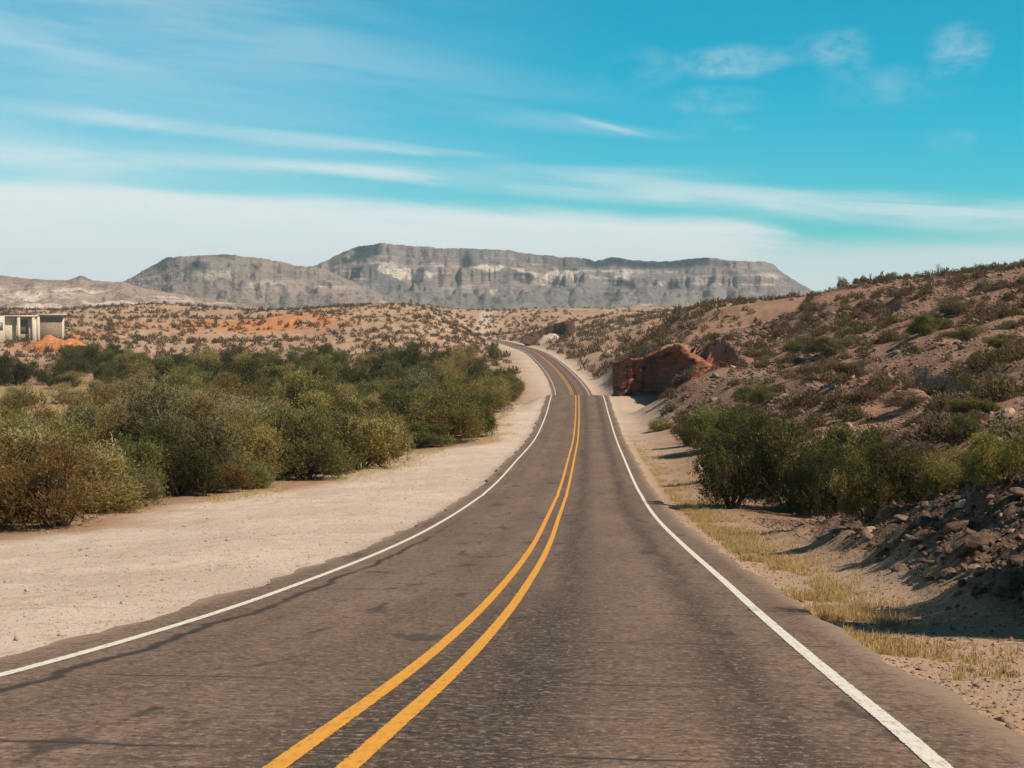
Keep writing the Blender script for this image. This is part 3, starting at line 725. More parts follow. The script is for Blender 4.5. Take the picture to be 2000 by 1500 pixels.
# ------------------------------------------------------------------ desert scrub (300 individuals, the rest as one stuff object)
def scrub_proto(seed, n, leaf):
    rng = np.random.default_rng(seed)
    a = rng.uniform(0, 2 * np.pi, n); r = np.sqrt(rng.uniform(0, 1, n)); h = rng.uniform(0, 1, n)
    lob = 1 + .25 * np.sin(a * 3 + rng.uniform(0, 6)) + .15 * np.sin(a * 5)
    b = np.stack([np.cos(a) * r * .5 * lob, np.sin(a) * r * .5 * lob, h * (1 - r ** 2.2 * .8) * .85], 1)
    d = b * [1.1, 1.1, .8] + [0, 0, .35] + rng.normal(size=(n, 3)) * .35; d /= np.linalg.norm(d, axis=1, keepdims=True)
    V = leaves_np(b, d, rng.uniform(.6, 1.3, n) * leaf, rng.uniform(.25, .5, n) * leaf, rng)
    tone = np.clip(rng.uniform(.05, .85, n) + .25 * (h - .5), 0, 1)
    return V, tone
SP_ = [scrub_proto(200 + i, 750, .15) for i in range(4)]
SPF = [scrub_proto(220 + i, 46, .5) for i in range(6)]
SPM = [scrub_proto(240 + i, 170, .27) for i in range(6)]
_sm = {}
def scrub_mesh(i, kind):
    if (i, kind) not in _sm:
        V, t = SP_[i]
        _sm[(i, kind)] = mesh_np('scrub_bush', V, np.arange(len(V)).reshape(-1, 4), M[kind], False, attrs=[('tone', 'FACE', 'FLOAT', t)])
    return _sm[(i, kind)]
rng = np.random.default_rng(77)
# candidate positions, roughly even over the ground: right hill, then the far plain
cand = []
def scatter(n, y0, y1, fn, size):
    Y = np.sqrt(rng.uniform(y0 ** 2, y1 ** 2, n)); X = rng.uniform(-.40, .40, n) * Y
    keep = fn(X, Y); X, Y = X[keep], Y[keep]
    S = rng.uniform(size[0], size[1], len(X)) * (.7 + .6 * rng.uniform(0, 1, len(X)) ** 2)
    cand.append(np.stack([X, Y, S], 1))
def clear_shrubs(X, Y):
    ok = np.ones(len(X), bool)
    for a, b, c in SHRUBS: ok &= (X - a) ** 2 + (Y - b) ** 2 > (c * .8) ** 2
    return ok
def f_right(X, Y):
    l, _ = road_lat(X, Y)
    e = X - np.interp(Y, CY, CX)
    okcut = (e > 6.5) | (Y < 155) | (Y > 219)
    return (l > 8 + .006 * Y) & okcut & clear_shrubs(X, Y) & (fbm(X / 11, Y / 11, 51, 4) > -.10)
def f_far(X, Y):
    l, _ = road_lat(X, Y)
    inb = (X < brush_x(Y) + 2) & (Y < 415)
    return ((np.abs(l) > np.where(l < 0, 12, 7.5)) | (Y > 770)) & ~inb & (fbm(X / 34, Y / 34, 52, 4) > -.16)
scatter(11500, 30, 330, f_right, (.45, 1.5))
scatter(9500, 330, 960, f_far, (1.1, 2.4))
scatter(1800, 960, 1500, f_far, (1.3, 2.6))
C = np.concatenate(cand)
Hc = H(C[:, 0], C[:, 1])
order = np.argsort(-(C[:, 2] / C[:, 1]))
# visible ones first: keep those whose top is not hidden behind nearer ground
def visible(i):
    x, y, s = C[i]; z = Hc[i] + s * .7
    t = np.linspace(.25, .97, 24)
    return bool(np.all(z * t > H(x * t, y * t) - .02))
big = []
for i in order:
    if i < len(cand[0]) and abs(C[i, 0]) < .365 * C[i, 1] and visible(i): big.append(i)
    if len(big) == 300: break
src = {}
for i in big:
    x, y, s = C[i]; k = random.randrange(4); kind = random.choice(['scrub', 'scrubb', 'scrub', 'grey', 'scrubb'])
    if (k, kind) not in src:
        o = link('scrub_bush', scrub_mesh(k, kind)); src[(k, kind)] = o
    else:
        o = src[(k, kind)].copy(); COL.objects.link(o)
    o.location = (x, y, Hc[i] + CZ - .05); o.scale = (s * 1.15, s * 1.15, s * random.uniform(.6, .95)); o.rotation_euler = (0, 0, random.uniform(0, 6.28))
    tag(o, {'scrub': 'low olive-brown scrub bush on the stony right hillside', 'scrubb': 'low brown scrub bush on the stony right hillside', 'grey': 'low grey-green scrub bush on the stony right hillside'}[kind],
        'scrub', 'scrub bushes on the right hillside')
rest = np.setdiff1d(np.arange(len(C)), np.array(big))
Vs, Ts = [], []
for j, i in enumerate(rest):
    x, y, s = C[i]; V, t = (SPM if y < 240 else SPF)[j % 6]
    a = rng.uniform(0, 6.28); ca, sa = math.cos(a), math.sin(a)
    W = V * [s * .95, s * .95, s * .95]
    W = np.stack([W[:, 0] * ca - W[:, 1] * sa + x, W[:, 0] * sa + W[:, 1] * ca + y, W[:, 2] + Hc[i] + CZ - .05], 1)
    Vs.append(W); Ts.append(np.clip(t + rng.uniform(-.2, .15), 0, 1))
V = np.concatenate(Vs)
tag(link('desert_scrub', mesh_np('desert_scrub', V, np.arange(len(V)).reshape(-1, 4), M['farscrub'], False, attrs=[('tone', 'FACE', 'FLOAT', np.concatenate(Ts))])),
    'thousands of dark scrub bushes dotting the far desert slopes', 'scrub', kind='stuff')

# ------------------------------------------------------------------ wand-like plants on the skyline
def wand_proto(seed, n=9):
    r = np.random.default_rng(seed); paths, r0 = [], []
    for i in range(n):
        a = r.uniform(0, 6.28); sp = r.uniform(.08, .38); pts = []
        for t in np.linspace(0, 1, 6): pts.append((math.cos(a) * sp * t ** 1.3, math.sin(a) * sp * t ** 1.3, t * r.uniform(.97, 1.03) * (1 - sp * .4) - .03))
        paths.append(pts); r0.append(.022)
    return tubes_np(paths, r0, .5)
wm = [mesh_np('wand_plant', *wand_proto(300 + i), M['scrub'] if False else M['bark'], True) for i in range(3)]
wsrc = {}
for j, (px, py, h) in enumerate([(1640, 566, 26), (1700, 560, 18), (1832, 541, 28), (1838, 543, 20), (1905, 530, 18), (1745, 553, 16), (1962, 522, 16), (1560, 583, 16), (1590, 578, 12), (1880, 535, 14)]):
    g = None
    for q in range(0, 40, 2):
        g = ground_at(px, py - 10 + q, 60, 400)
        if g: break
    if not g: continue
    k = j % 3
    if k not in wsrc: o = link('wand_plant', wm[k]); wsrc[k] = o
    else: o = wsrc[k].copy(); COL.objects.link(o)
    hh = h * g[1] / F * .95
    o.location = g; o.scale = (hh * .8, hh * .8, hh); o.rotation_euler = (0, 0, j * 1.3)
    tag(o, 'thin upright wand-stemmed desert plant on the skyline of the right hill', 'desert plant', 'wand-stemmed plants on the skyline')

# ------------------------------------------------------------------ rocks
def rock_mesh(seed, mat, sub=2):
    import bmesh
    bm = bmesh.new(); bmesh.ops.create_icosphere(bm, subdivisions=sub, radius=1)
    r = random.Random(seed)
    planes = []
    for _ in range(12):
        v = Vector((r.gauss(0, 1), r.gauss(0, 1), r.gauss(0, 1))).normalized(); planes.append((v, r.uniform(.55, .85)))
    for v in bm.verts:
        c = v.co.copy()
        for n, d in planes:
            k = c.dot(n)
            if k > d: c -= n * (k - d)
        v.co = c * (1 + r.uniform(-.04, .04))
        v.co.z *= .75
    me = bpy.data.meshes.new('rock'); bm.to_mesh(me); bm.free(); me.materials.append(mat); return me
RM = {k: [rock_mesh(400 + i, M[k]) for i in range(5)] for k in ('rock', 'pale_rock', 'hill_rock')}
rsrc = {}
def place_rock(x, y, s, kind, label, group):
    k = random.randrange(5)
    if (k, kind) not in rsrc: o = link('rock', RM[kind][k]); rsrc[(k, kind)] = o
    else:
        o = rsrc[(k, kind)].copy(); COL.objects.link(o)
        for q in list(o.keys()): del o[q]
    o.location = (x, y, Hs(x, y) + CZ + s * .08); o.scale = (s * random.uniform(.8, 1.5), s * random.uniform(.7, 1.1), s * random.uniform(.5, 1.0))
    o.rotation_euler = (random.uniform(-.5, .5), random.uniform(-.5, .5), random.uniform(0, 6.28))
    tag(o, label, 'rock', group)
rs = random.Random(21)
n = 0
while n < 150:
    px, py = rs.uniform(1660, 2040), rs.uniform(960, 1180)
    # inside the bank outline
    lo = np.interp(px, [1660, 1750, 1870, 2040], [1060, 1122, 1166, 1195]); hi = np.interp(px, [1660, 1760, 1840, 2040], [1040, 1000, 950, 950])
    if not (hi < py < lo): continue
    g = ground_at(px, py, 8, 90)
    n += 1
    if not g: continue
    place_rock(g[0], g[1], rs.uniform(.035, .13) * (2.2 if rs.random() < .12 else 1), rs.choice(['rock', 'rock', 'rock', 'hill_rock']), 'angular brown rock lying on the dark rock bank at right', 'rocks on the dark bank at right')
for px, py, s, lab in [(1368, 918, .34, 'pale boulder beside the big dark shrub at the right shoulder'), (1572, 1077, .16, 'pale stone on the bare ground left of the rock bank'), (1905, 1312, .07, 'pale stone on the gravel below the dark shadow'),
                       (1880, 985, .22, 'pale rock near the top of the rock bank'), (1695, 1040, .2, 'pinkish rock at the left tip of the rock bank'), (1870, 1160, .09, 'pale stone at the foot of the rock bank'), (630, 932, .16, 'pale stone at the edge of the thicket beside dry grass'),
                       (158, 1075, .09, 'lone stone on the pale sand of the left shoulder')]:
    g = ground_at(px, py)
    if g: place_rock(g[0], g[1], s, 'pale_rock' if 'pink' not in lab else 'hill_rock', lab, None)
for j in range(90):
    px, py = rs.uniform(1380, 2000), rs.uniform(580, 900)
    g = ground_at(px, py, 30, 320)
    if not g or road_lat(np.array([g[0]]), np.array([g[1]]))[0][0] < 9: continue
    place_rock(g[0], g[1], rs.uniform(.12, .4) * (.5 + g[1] / 160), 'hill_rock', 'pinkish rock lying among the scrub of the right hillside', 'rocks among the scrub of the right hillside')
# loose gravel: one uncountable mass
OCT = np.array([(1, 0, 0), (-.8, .1, 0), (0, 1, 0), (.1, -.9, 0), (0, 0, .7), (.1, 0, -.6)], float)
OF = np.array([(0, 2, 4), (2, 1, 4), (1, 3, 4), (3, 0, 4), (2, 0, 5), (1, 2, 5), (3, 1, 5), (0, 3, 5)])
def gravel(name, pts, size, mat, label):
    n = len(pts); z = H(pts[:, 0], pts[:, 1]) + CZ
    a = rng.uniform(0, 6.28, n); sx = size * rng.uniform(.6, 1.4, n); sy = size * rng.uniform(.5, 1.1, n); sz = size * rng.uniform(.4, .9, n)
    O = OCT[None] + rng.normal(size=(n, 6, 3)) * .16
    X = O[..., 0] * sx[:, None]; Yv = O[..., 1] * sy[:, None]; Z = O[..., 2] * sz[:, None]
    V = np.stack([X * np.cos(a)[:, None] - Yv * np.sin(a)[:, None] + pts[:, :1], X * np.sin(a)[:, None] + Yv * np.cos(a)[:, None] + pts[:, 1:2], Z + z[:, None] + (sz * .2)[:, None]], 2)
    Fc = (OF[None] + (np.arange(n) * 6)[:, None, None]).reshape(-1, 3)
    tag(link(name, mesh_np(name, V.reshape(-1, 3), Fc, mat, False)), label, 'gravel', kind='stuff')
def pts_lat(n, y0, y1, l0, l1, power=1.0):
    Y = np.exp(rng.uniform(math.log(y0 + 6), math.log(y1 + 6), n)) - 6; L = l0 + (l1 - l0) * rng.uniform(0, 1, n) ** power
    return np.stack([road_x(Y) + L, Y], 1)
p1 = pts_lat(16000, 5, 60, 4.2, 11, 1.15); gravel('gravel', p1, rng.uniform(.007, .034, len(p1)) * (1 + (rng.uniform(0, 1, len(p1)) > .97) * 1.2), M['hill_rock'], 'loose gravel along the right shoulder')
p2 = pts_lat(15000, 7, 80, -4.2, -16, 1.2); gravel('gravel', p2, rng.uniform(.006, .028, len(p2)) * (1 + (rng.uniform(0, 1, len(p2)) > .985) * 2), M['pale_rock'], 'loose pale gravel on the left sand shoulder')
p3 = np.stack([rng.uniform(6, 14, 11000), np.exp(rng.uniform(math.log(17), math.log(50), 11000))], 1); l3, _ = road_lat(p3[:, 0], p3[:, 1]); p3 = p3[l3 > 6.5]
gravel('gravel', p3, rng.uniform(.012, .06, len(p3)) * (1 + (rng.uniform(0, 1, len(p3)) > .95)), M['rock'], 'brown rubble covering the dark rock bank')
Yh = np.sqrt(rng.uniform(45 ** 2, 260 ** 2, 26000)); Xh = rng.uniform(.02, .38, 26000) * Yh; lh, _ = road_lat(Xh, Yh)
kk = (lh > 8.5) & ((Xh - np.interp(Yh, CY, CX) > 7.5) | (Yh < 155)) & (vnoise(Xh / 11, Yh / 11, 57) > .35); p4 = np.stack([Xh, Yh], 1)[kk]
gravel('gravel', p4, rng.uniform(.07, .24, len(p4)) * (1 + 1.2 * (rng.uniform(0, 1, len(p4)) > .96)) * (.5 + p4[:, 1] / 200), M['hill_rock'], 'stones strewn over the right hillside')

# ------------------------------------------------------------------ dry grass
def grass(name, P, hgt, label, nb=14):
    n = len(P); z = H(P[:, 0], P[:, 1]) + CZ
    b = np.repeat(np.stack([P[:, 0], P[:, 1], z], 1), nb, 0); h = np.repeat(hgt, nb) * rng.uniform(.5, 1.15, n * nb)
    o = rng.normal(size=(n * nb, 2)) * (np.repeat(hgt, nb) * .30)[:, None]; b[:, 0] += o[:, 0]; b[:, 1] += o[:, 1]
    d = np.stack([o[:, 0] / (h + .01) * .5 + rng.normal(size=n * nb) * .25, o[:, 1] / (h + .01) * .5 + rng.normal(size=n * nb) * .25, np.ones(n * nb)], 1); d /= np.linalg.norm(d, axis=1, keepdims=True)
    V = leaves_np(b, d, h, np.maximum(.012, h * .05), rng)
    tag(link(name, mesh_np(name, V, np.arange(len(V)).reshape(-1, 4), M['straw'], False, attrs=[('tone', 'FACE', 'FLOAT', np.clip(rng.uniform(.1, 1, n * nb), 0, 1))])), label, 'grass', kind='stuff')
Y = np.exp(rng.uniform(math.log(13), math.log(120), 8500))
L = 4.3 + np.abs(rng.normal(size=8500)) * (.55 + .25 * sstep(20, 60, Y)) + .35 * sstep(22, 40, Y)
kp = (vnoise(Y / 1.3, L * 1.1, 91) > .38) & (rng.uniform(0, 1, 8500) < np.interp(Y, [13, 15, 17, 20, 26, 45, 80, 120], [.15, .6, .55, .9, 1, .9, .6, .35]))
P = np.stack([road_x(Y) + L, Y], 1)[kp]
grass('dry_grass', P, rng.uniform(.05, .16, len(P)) * np.interp(P[:, 1], [13, 20, 40, 120], [.7, 1.1, 1.2, 1.0]), 'pale yellow dry grass strip along the right pavement edge')
Y = rng.uniform(60, 220, 2600); X = brush_x(Y) + np.abs(rng.normal(size=2600)) * 1.2 - .3
kp = vnoise(Y / 4, X / 2, 92) > .5
P = np.stack([X, Y], 1)[kp]; l, _ = road_lat(P[:, 0], P[:, 1]); P = P[l < -4.6]
grass('dry_grass', P, rng.uniform(.1, .3, len(P)), 'dry grass fringe between the thicket and the left sand shoulder')
Y = rng.uniform(105, 300, 9000); X = rng.uniform(-.38, -.24, 9000) * Y
P = np.stack([X, Y], 1)[clear_shrubs(X, Y)]
grass('dry_grass', P, rng.uniform(.25, .7, len(P)), 'straw-coloured dry grass on the open flat at far left', 10)

# ------------------------------------------------------------------ road cut and other outcrops
def wall_mesh(path, z0, z1, back, lean, seed, mat, flute=.5, nv=30, sub=12, soft=True, rec=None):
    """eroded cliff face along a plan path; solid back with real thickness"""
    path = np.array(path, float); t = np.linspace(0, len(path) - 1, (len(path) - 1) * sub + 1)
    X = np.interp(t, np.arange(len(path)), path[:, 0]); Y = np.interp(t, np.arange(len(path)), path[:, 1])
    Z0 = np.interp(t, np.arange(len(path)), z0); Z1 = np.interp(t, np.arange(len(path)), z1)
    s = np.concatenate([[0], np.cumsum(np.hypot(np.diff(X), np.diff(Y)))])
    tx, ty = np.gradient(X, s + np.arange(len(s)) * 1e-6), np.gradient(Y, s + np.arange(len(s)) * 1e-6); l = np.hypot(tx, ty); nx, ny = ty / l, -tx / l   # right-hand normal = into the hill
    Z1 = Z1 + fbm(s / 2.2, s * 0, seed + 9, 4) * .9
    RC = np.interp(t, np.arange(len(path)), rec) if rec is not None else np.ones(len(t))
    rows = []
    for v in np.linspace(0, 1, nv):
        off = lean(v) * RC + flute * (np.abs(fbm(s / 1.4, s * 0 + v * .8, seed, 4)) * 2 - .3) + .5 * fbm(s / 4, s * 0 + v * 4, seed + 4, 4) + .45 * (np.floor((v + .10 * fbm(s / 5, s * 0, seed + 6, 3)) * 7) % 2) * vnoise(s / 1.1, s * 0 + v * 3, seed + 7) + .5 * fbm(s / .7, s * 0 + v * 9, seed + 12, 3)
        rows.append(np.stack([X + nx * off, Y + ny * off, Z0 + (Z1 - Z0) * v + CZ], 1))
    b0 = lean(1.0) * RC; BK = (2.4 + (back - 2.4) * RC) if rec is not None else back
    for k in (.25, .6, 1):
        bx_, by_ = X + nx * (b0 + (BK - b0) * k), Y + ny * (b0 + (BK - b0) * k)
        zt_ = H(bx_, by_); zk = (Z1 * (1 - k) + zt_ * k) if soft else Z1 - .3 * k
        rows.append(np.stack([bx_, by_, zk + CZ + fbm(s, s * 0 + k * 3, seed, 3) * .4 - (.5 if k == 1 else 0)], 1))
    rows.append(np.stack([X + nx * BK, Y + ny * BK, Z0 + CZ], 1))
    nv2 = len(rows); V = np.concatenate(rows); n = len(s)
    return mesh_np('outcrop', V, grid_faces(nv2, n), mat, False)
path = [(a, b) for a, b, _ in CUT]; rec = np.array([c for _, _, c in CUT])
base = np.array([float(road_z(b)) - .6 for a, b in path])
top = base + np.array([2.0, 4.6, 5.2, 5.4, 5.2, 5.6, 6.1, 6.6, 7.1, 7.3, 7.5, 7.2, 6.8, 6.2, 5.5, 4.4])
def lean(v):                                   # hollow under a projecting lip
    return float(np.interp(v, [0, .12, .35, .62, .82, .93, 1.0], [0, 1.9, 4.4, 4.7, 3.3, 1.5, 1.2]))
o = link('rock_outcrop', wall_mesh(path[::-1], base[::-1], top[::-1], 11.0, lean, 31, M['redcliff'], .7, rec=rec[::-1]))
tag(o, 'red rock road cut with a deep black shadow on the right of the road', 'rock outcrop')
# slumped red debris at the near end of the cut
def mound(name, x, y, rx, ry, h, mat, seed, label, cat, rough=.35, zoff=-.4, kind=None):
    nr, na = 14, 44
    V = []
    for i in range(nr + 1):
        r = i / nr
        a = np.arange(na) * 2 * np.pi / na
        px = x + np.cos(a) * rx * r * (1 + rough * fbm(np.cos(a) * 1.7, np.sin(a) * 1.7, seed, 3)); py = y + np.sin(a) * ry * r * (1 + rough * fbm(np.cos(a) * 1.7, np.sin(a) * 1.7, seed, 3))
        hh = h * (1 - r ** 2) ** .9 if r < 1 else 0
        zz = H(px, py) + CZ + zoff * r + hh * (1 + rough * 2.2 * fbm(px / rx * 2.2, py / ry * 2.2, seed + 2, 4))
        V.append(np.stack([px, py, zz], 1))
    V = np.concatenate(V); fs = []
    for i in range(nr):
        for k in range(na): fs.append((i * na + k, i * na + (k + 1) % na, (i + 1) * na + (k + 1) % na, (i + 1) * na + k))
    o = link(name, mesh_np(name, V, np.array(fs), mat, True)); tag(o, label, cat, kind=kind); return o
mound('earth_mound', 20.2, 156, 2.4, 5.0, 1.6, M['redcliff'], 71, 'slumped mound of orange-red earth at the near end of the red road cut', 'mound')
# far outcrop beside the bend
gx0, gy0, gz0 = ground_at(1066, 668, 400, 900)
R_ = 11.5
arc = [(gx0 + 1 + R_ * math.cos(a), gy0 + 6 + R_ * .9 * math.sin(a)) for a in np.radians([200, 170, 140, 115, 90, 65, 40, 15, -10, -30])]
zb = np.array([Hs(*q) - .6 for q in arc]); zt = zb + np.array([1.6, 4.2, 5.6, 6.2, 6.8, 7.0, 6.8, 5.4, 3.2, 1.0])
def arc_wall(rev):
    p_, a_, b_ = (arc[::-1], zb[::-1], zt[::-1]) if rev else (arc, zb, zt)
    return wall_mesh(p_, a_, b_, 3.2, lambda v: 1.0 * math.sin(math.pi * v) - 1.2 * v ** 2, 37, M['browncliff'], .6, soft=False)
o = link('rock_outcrop', arc_wall(False)); tag(o, 'small dark arched rock outcrop beside the far road bend', 'rock outcrop')
mound('earth_mound', gx0 + .5, gy0 + 2, 6.2, 4.5, 3.3, M['paleclay'], 73, 'pale earth mound inside the dark arched outcrop at the far bend', 'mound')
# orange clay mound and pale bluff mound at far left
g = ground_at(88, 688, 200, 900)
if g: mound('clay_mound', g[0], g[1] + 12, 11, 9, 3.8, M['orangeclay'], 75, 'bright orange clay mound behind the thicket at far left', 'mound', .75)

# ------------------------------------------------------------------ pale building at far left
def box_np(x0, x1, y0, y1, z0, z1):
    V = np.array([(x0, y0, z0), (x1, y0, z0), (x1, y1, z0), (x0, y1, z0), (x0, y0, z1), (x1, y0, z1), (x1, y1, z1), (x0, y1, z1)], float)
    return V, np.array([(3, 2, 1, 0), (4, 5, 6, 7), (0, 1, 5, 4), (1, 2, 6, 5), (2, 3, 7, 6), (3, 0, 4, 7)])
def boxes(bs):
    Vs, Fs, o = [], [], 0
    for b in bs: V, f = box_np(*b); Vs.append(V); Fs.append(f + o); o += 8
    return np.concatenate(Vs), np.concatenate(Fs)
BYD = ground_at(40, 668, 300, 900)[1]
bx, by, bz = at(-10, 655, BYD); s = BYD / F
b = bpy.data.objects.new('building', None); COL.objects.link(b)
bz = Hs(bx + 12, by) + CZ - .5; b.location = (bx, by, bz); b.rotation_euler = (0, 0, .55); b.scale = (1.18, 1, 1)
tag(b, 'pale flat-roofed building with dark openings at far left behind the orange mound', 'building')
HB = (CZ + ray(0, 617)[1] * BYD) - bz
W_ = lambda p: (p + 10) * s
link('wall', mesh_np('wall', *boxes([(W_(-60), W_(6), 0, 12, -2, HB), (W_(6), W_(28), 2.2, 12, -2, HB), (W_(28), W_(62), 3.0, 12, -2, HB - .4), (W_(62), W_(108), 4.5, 12, -2, HB + .2)]), M['plaster']), b)
link('roof', mesh_np('roof', *boxes([(W_(8), W_(61), -.4, 12.3, HB - .35, HB + .25), (W_(60), W_(110), 2, 12.3, HB + .25, HB + .8)]), M['plaster']), b)
link('window', mesh_np('window', *boxes([(W_(29), W_(46), 2.9, 3.2, HB - 7, HB - 1.4)]), M['glass']), b)
link('window', mesh_np('window', *boxes([(W_(-6), W_(3), -.1, .2, HB - 5.5, HB - 2.5)]), M['glass']), b)
link('door', mesh_np('door', *boxes([(W_(64), W_(104), 4.3, 4.6, -1, HB - .3)]), M['timber']), b)
for p in (26, 50, 58):
    link('column', mesh_np('column', *boxes([(W_(p), W_(p) + .9, -.2, .7, -2, HB - .35)]), M['plaster']), b)

# ------------------------------------------------------------------ sun, sky, haze
EL, AZ = math.radians(47), math.radians(117)          # azimuth clockwise from the road direction (+Y)
sd = Vector((math.cos(EL) * math.sin(AZ), math.cos(EL) * math.cos(AZ), math.sin(EL)))
L_ = bpy.data.lights.new('sun', 'SUN'); L_.energy = 5.0; L_.angle = math.radians(.53); L_.color = (1, .86, .70)
so = bpy.data.objects.new('sun', L_); COL.objects.link(so); so.rotation_euler = sd.to_track_quat('Z', 'Y').to_euler()

w = bpy.data.worlds.new('World'); scn.world = w; w.use_nodes = True
T = w.node_tree; T.nodes.clear()
class WN(NT):
    def __init__(s, t): s.t = t
k = WN(T)
wo = T.nodes.new('ShaderNodeOutputWorld'); bg = T.nodes.new('ShaderNodeBackground')
tc = T.nodes.new('ShaderNodeTexCoord').outputs['Generated']
sx = T.nodes.new('ShaderNodeSeparateXYZ'); T.links.new(tc, sx.inputs[0]); dx, dy, dz = sx.outputs
sky = T.nodes.new('ShaderNodeTexSky'); sky.sky_type = 'NISHITA'; sky.sun_disc = False
sky.sun_elevation = EL; sky.sun_rotation = AZ; sky.altitude = 900; sky.air_density = 1.0; sky.dust_density = .4; sky.ozone_density = 2.0
az = k.math('ARCTAN2', dx, dy); el = k.math('ARCSINE', dz)       # radians from the road direction, and above the horizon
# clear teal sky, paler to the horizon
deep = k.mix(1.0, sky.outputs[0], (.0, 1.04, 1.07), 'MULTIPLY')
low = k.mix(1.0, sky.outputs[0], (.30, 1.02, 1.03), 'MULTIPLY')
elv = k.math('ADD', el, k.math('MULTIPLY', az, .10))
c = k.mix(k.ss(elv, .03, .20), low, deep)
# clouds, in directions: bands of cirrus above the far mountains
def cmb(x, y, z=0.0):
    n = T.nodes.new('ShaderNodeCombineXYZ'); k.put(n.inputs[0], x); k.put(n.inputs[1], y); k.put(n.inputs[2], z); return n.outputs[0]
tilt = k.math('ADD', el, k.math('MULTIPLY', az, .085))
sv = cmb(k.math('MULTIPLY', az, 3.0), k.math('MULTIPLY', tilt, 26.0))
n1 = k.noise(sv, 1.6, 7, .6, .3); n2 = k.noise(cmb(k.math('MULTIPLY', az, 6.0), k.math('MULTIPLY', tilt, 60.0)), 1.0, 6, .6, .5); n3 = k.noise(cmb(k.math('MULTIPLY', az, 22.), k.math('MULTIPLY', el, 45.)), 1.0, 6, .68, .15)
cloud = None
def add(f):
    global cloud
    cloud = f if cloud is None else k.math('SUBTRACT', 1.0, k.math('MULTIPLY', k.math('SUBTRACT', 1.0, cloud), k.math('SUBTRACT', 1.0, f)))
def pa(px): return math.atan((px - 1000) / F)
def pe(py): return math.atan((610 - py) / F)
def streak(x0, y0, x1, y1, w0, w1, amt, fx=60, soft=n2, sl=(.30, .62), below=1.0):
    a0, a1, e0, e1 = pa(x0), pa(x1), pe(y0), pe(y1)
    t = k.math('DIVIDE', k.math('SUBTRACT', az, a0), a1 - a0)
    ec = k.math('ADD', e0, k.math('MULTIPLY', t, e1 - e0))
    wd = k.math('MAXIMUM', .0012, k.math('ADD', w0 / F, k.math('MULTIPLY', t, (w1 - w0) / F)))
    d = k.math('ADD', k.math('SUBTRACT', el, ec), k.math('MULTIPLY', k.math('SUBTRACT', n1, .5), .012))
    f = k.ss(k.math('DIVIDE', k.math('ABSOLUTE', d), wd), 0, 1.6, 1, 0)
    m_ = fx / abs(x1 - x0); amt = amt * (.82 if y0 > 200 else .42)
    f = k.math('MULTIPLY', f, k.math('MULTIPLY', k.ss(t, -m_, m_), k.ss(t, 1 - m_, 1 + m_, 1, 0)))
    f = k.math('MULTIPLY', k.math('MULTIPLY', f, amt), k.ss(soft, sl[0], sl[1], .25, 1))
    add(f)
# main bank: upper edge slopes from (0,345) down to (1450,425)
ue = k.math('ADD', pe(368), k.math('MULTIPLY', k.math('SUBTRACT', az, pa(300)), (pe(420) - pe(368)) / (pa(1450) - pa(300))))
dd = k.math('ADD', k.math('SUBTRACT', ue, el), k.math('MULTIPLY', k.math('SUBTRACT', n2, .5), .016))
bank = k.math('MULTIPLY', k.ss(dd, -.002, .012), k.ss(k.math('ADD', az, k.math('MULTIPLY', k.math('SUBTRACT', n1, .5), .25)), pa(1380), pa(1560), 1, 0))
add(k.math('MULTIPLY', bank, k.ss(n1, .30, .60, .86, 1.0)))
low_b = k.math('MULTIPLY', k.ss(el, pe(450), pe(500), 0, 1), .62)
inv = k.ss(k.math('ADD', el, k.math('MULTIPLY', k.math('SUBTRACT', n2, .5), .012)), pe(510), pe(455), 1, 0)
add(k.math('MULTIPLY', inv, .80))
streak(600, 330, 2150, 452, 12, 30, .85, 300)
streak(1150, 352, 2250, 440, 10, 26, .55, 200)
streak(200, 322, 1300, 345, 16, 14, .60, 250)
streak(-200, 300, 300, 340, 40, 26, .75, 150)
streak(100, 240, 920, 305, 18, 9, .55, 150)
streak(-100, 92, 300, 152, 22, 8, .50, 100)
streak(250, 60, 1150, 190, 60, 30, .26, 250, n1, (.35, .6))
streak(-300, 30, 600, 55, 70, 50, .28, 250, n1, (.3, .6))
streak(800, 210, 1300, 270, 26, 12, .2, 150)
streak(1130, 240, 1245, 268, 8, 5, .42, 50)
def wisp(px, py, rx, ry, amt):
    a = k.math('DIVIDE', k.math('SUBTRACT', az, pa(px)), rx / F); e = k.math('DIVIDE', k.math('SUBTRACT', el, pe(py)), ry / F)
    r = k.math('ADD', k.math('MULTIPLY', a, a), k.math('MULTIPLY', e, e))
    add(k.math('MULTIPLY', k.math('MULTIPLY', k.ss(r, 0, 1, 1, 0), k.ss(n3, .34, .78)), amt * .5))
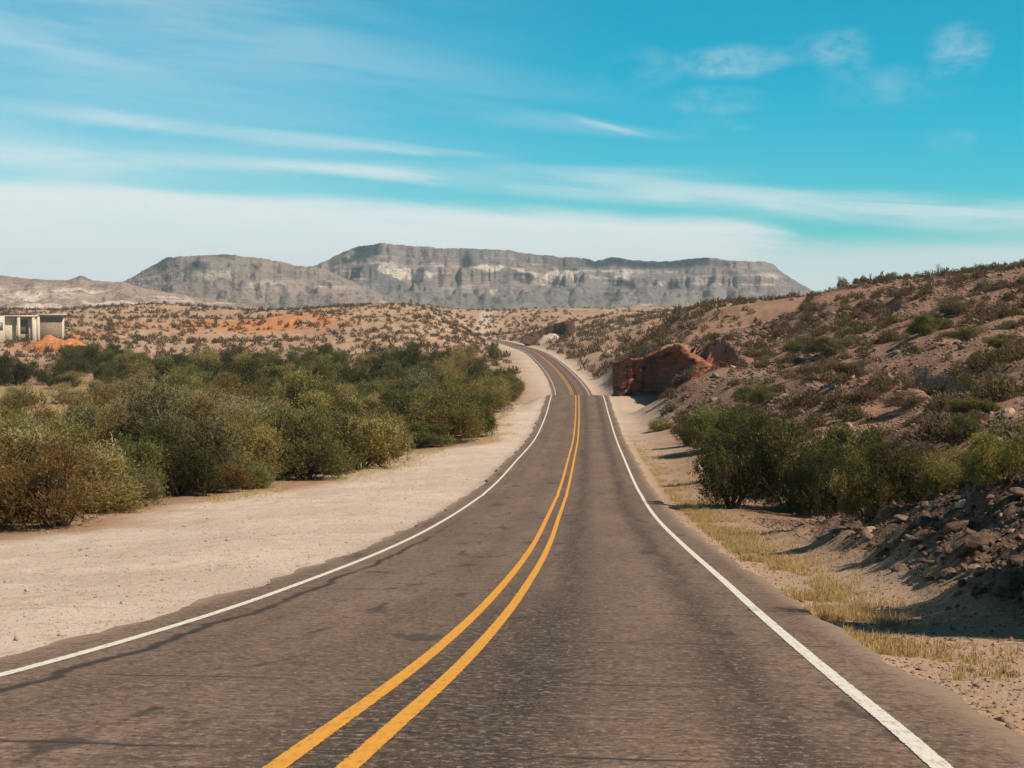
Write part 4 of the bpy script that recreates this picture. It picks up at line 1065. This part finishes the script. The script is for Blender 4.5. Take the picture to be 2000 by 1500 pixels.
for a in [(1420, 132, 130, 40, .75), (1640, 120, 70, 55, .6), (1865, 125, 70, 60, .75), (1240, 140, 110, 50, .4), (1400, 205, 120, 35, .45), (1730, 190, 160, 50, .35), (1390, 255, 90, 22, .35), (1850, 290, 60, 30, .3), (1560, 110, 90, 40, .35)]: wisp(*a)
# thin veil over the left of the sky
veil = k.math('MULTIPLY', k.ss(az, pa(1250), pa(100), 0, 1), k.ss(n1, .25, .65, .12, .32))
add(veil)
cloud = k.math('MULTIPLY', cloud, k.ss(dy, .0, .3))
c = k.mix(cloud, c, (7.6, 8.35, 8.4))
c = k.mix(1.0, c, k.mix(k.ss(el, .23, .55), (1.0, 1.0, 1.0), (.22, .15, .14)), 'MULTIPLY')
T.links.new(c, bg.inputs[0]); bg.inputs[1].default_value = .1
T.links.new(bg.outputs[0], wo.inputs[0])

# haze: one closed box of thin even air
zlo, zhi = float(gz.min()) + CZ - 30, CZ + 175
V, Fc = box_np(-3300, 3300, -200, 4690, zlo, zhi)
hm = bpy.data.materials.new('thin_air'); hm.use_nodes = True; ht = hm.node_tree; ht.nodes.clear()
ho = ht.nodes.new('ShaderNodeOutputMaterial'); hv = ht.nodes.new('ShaderNodeVolumePrincipled')
hv.inputs['Color'].default_value = (.76, .88, 1.0, 1); hv.inputs['Density'].default_value = .0001; hv.inputs['Anisotropy'].default_value = .1
ht.links.new(hv.outputs[0], ho.inputs['Volume'])
tag(link('haze', mesh_np('haze', V, Fc, hm)), 'thin bluish haze in the air', 'haze', kind='stuff')

# ------------------------------------------------------------------ camera
cd = bpy.data.cameras.new('camera'); cam = bpy.data.objects.new('camera', cd); COL.objects.link(cam)
cd.sensor_width = 36; cd.lens = 36 * F / 2000; cd.clip_start = .1; cd.clip_end = 20000
cam.location = (0, 0, CZ); cam.rotation_euler = (math.pi / 2 + PITCH, 0, 0)
scn.camera = cam
scn.view_settings.view_transform = 'Standard'; scn.view_settings.look = 'None'; scn.view_settings.exposure = .1; scn.view_settings.gamma = 1
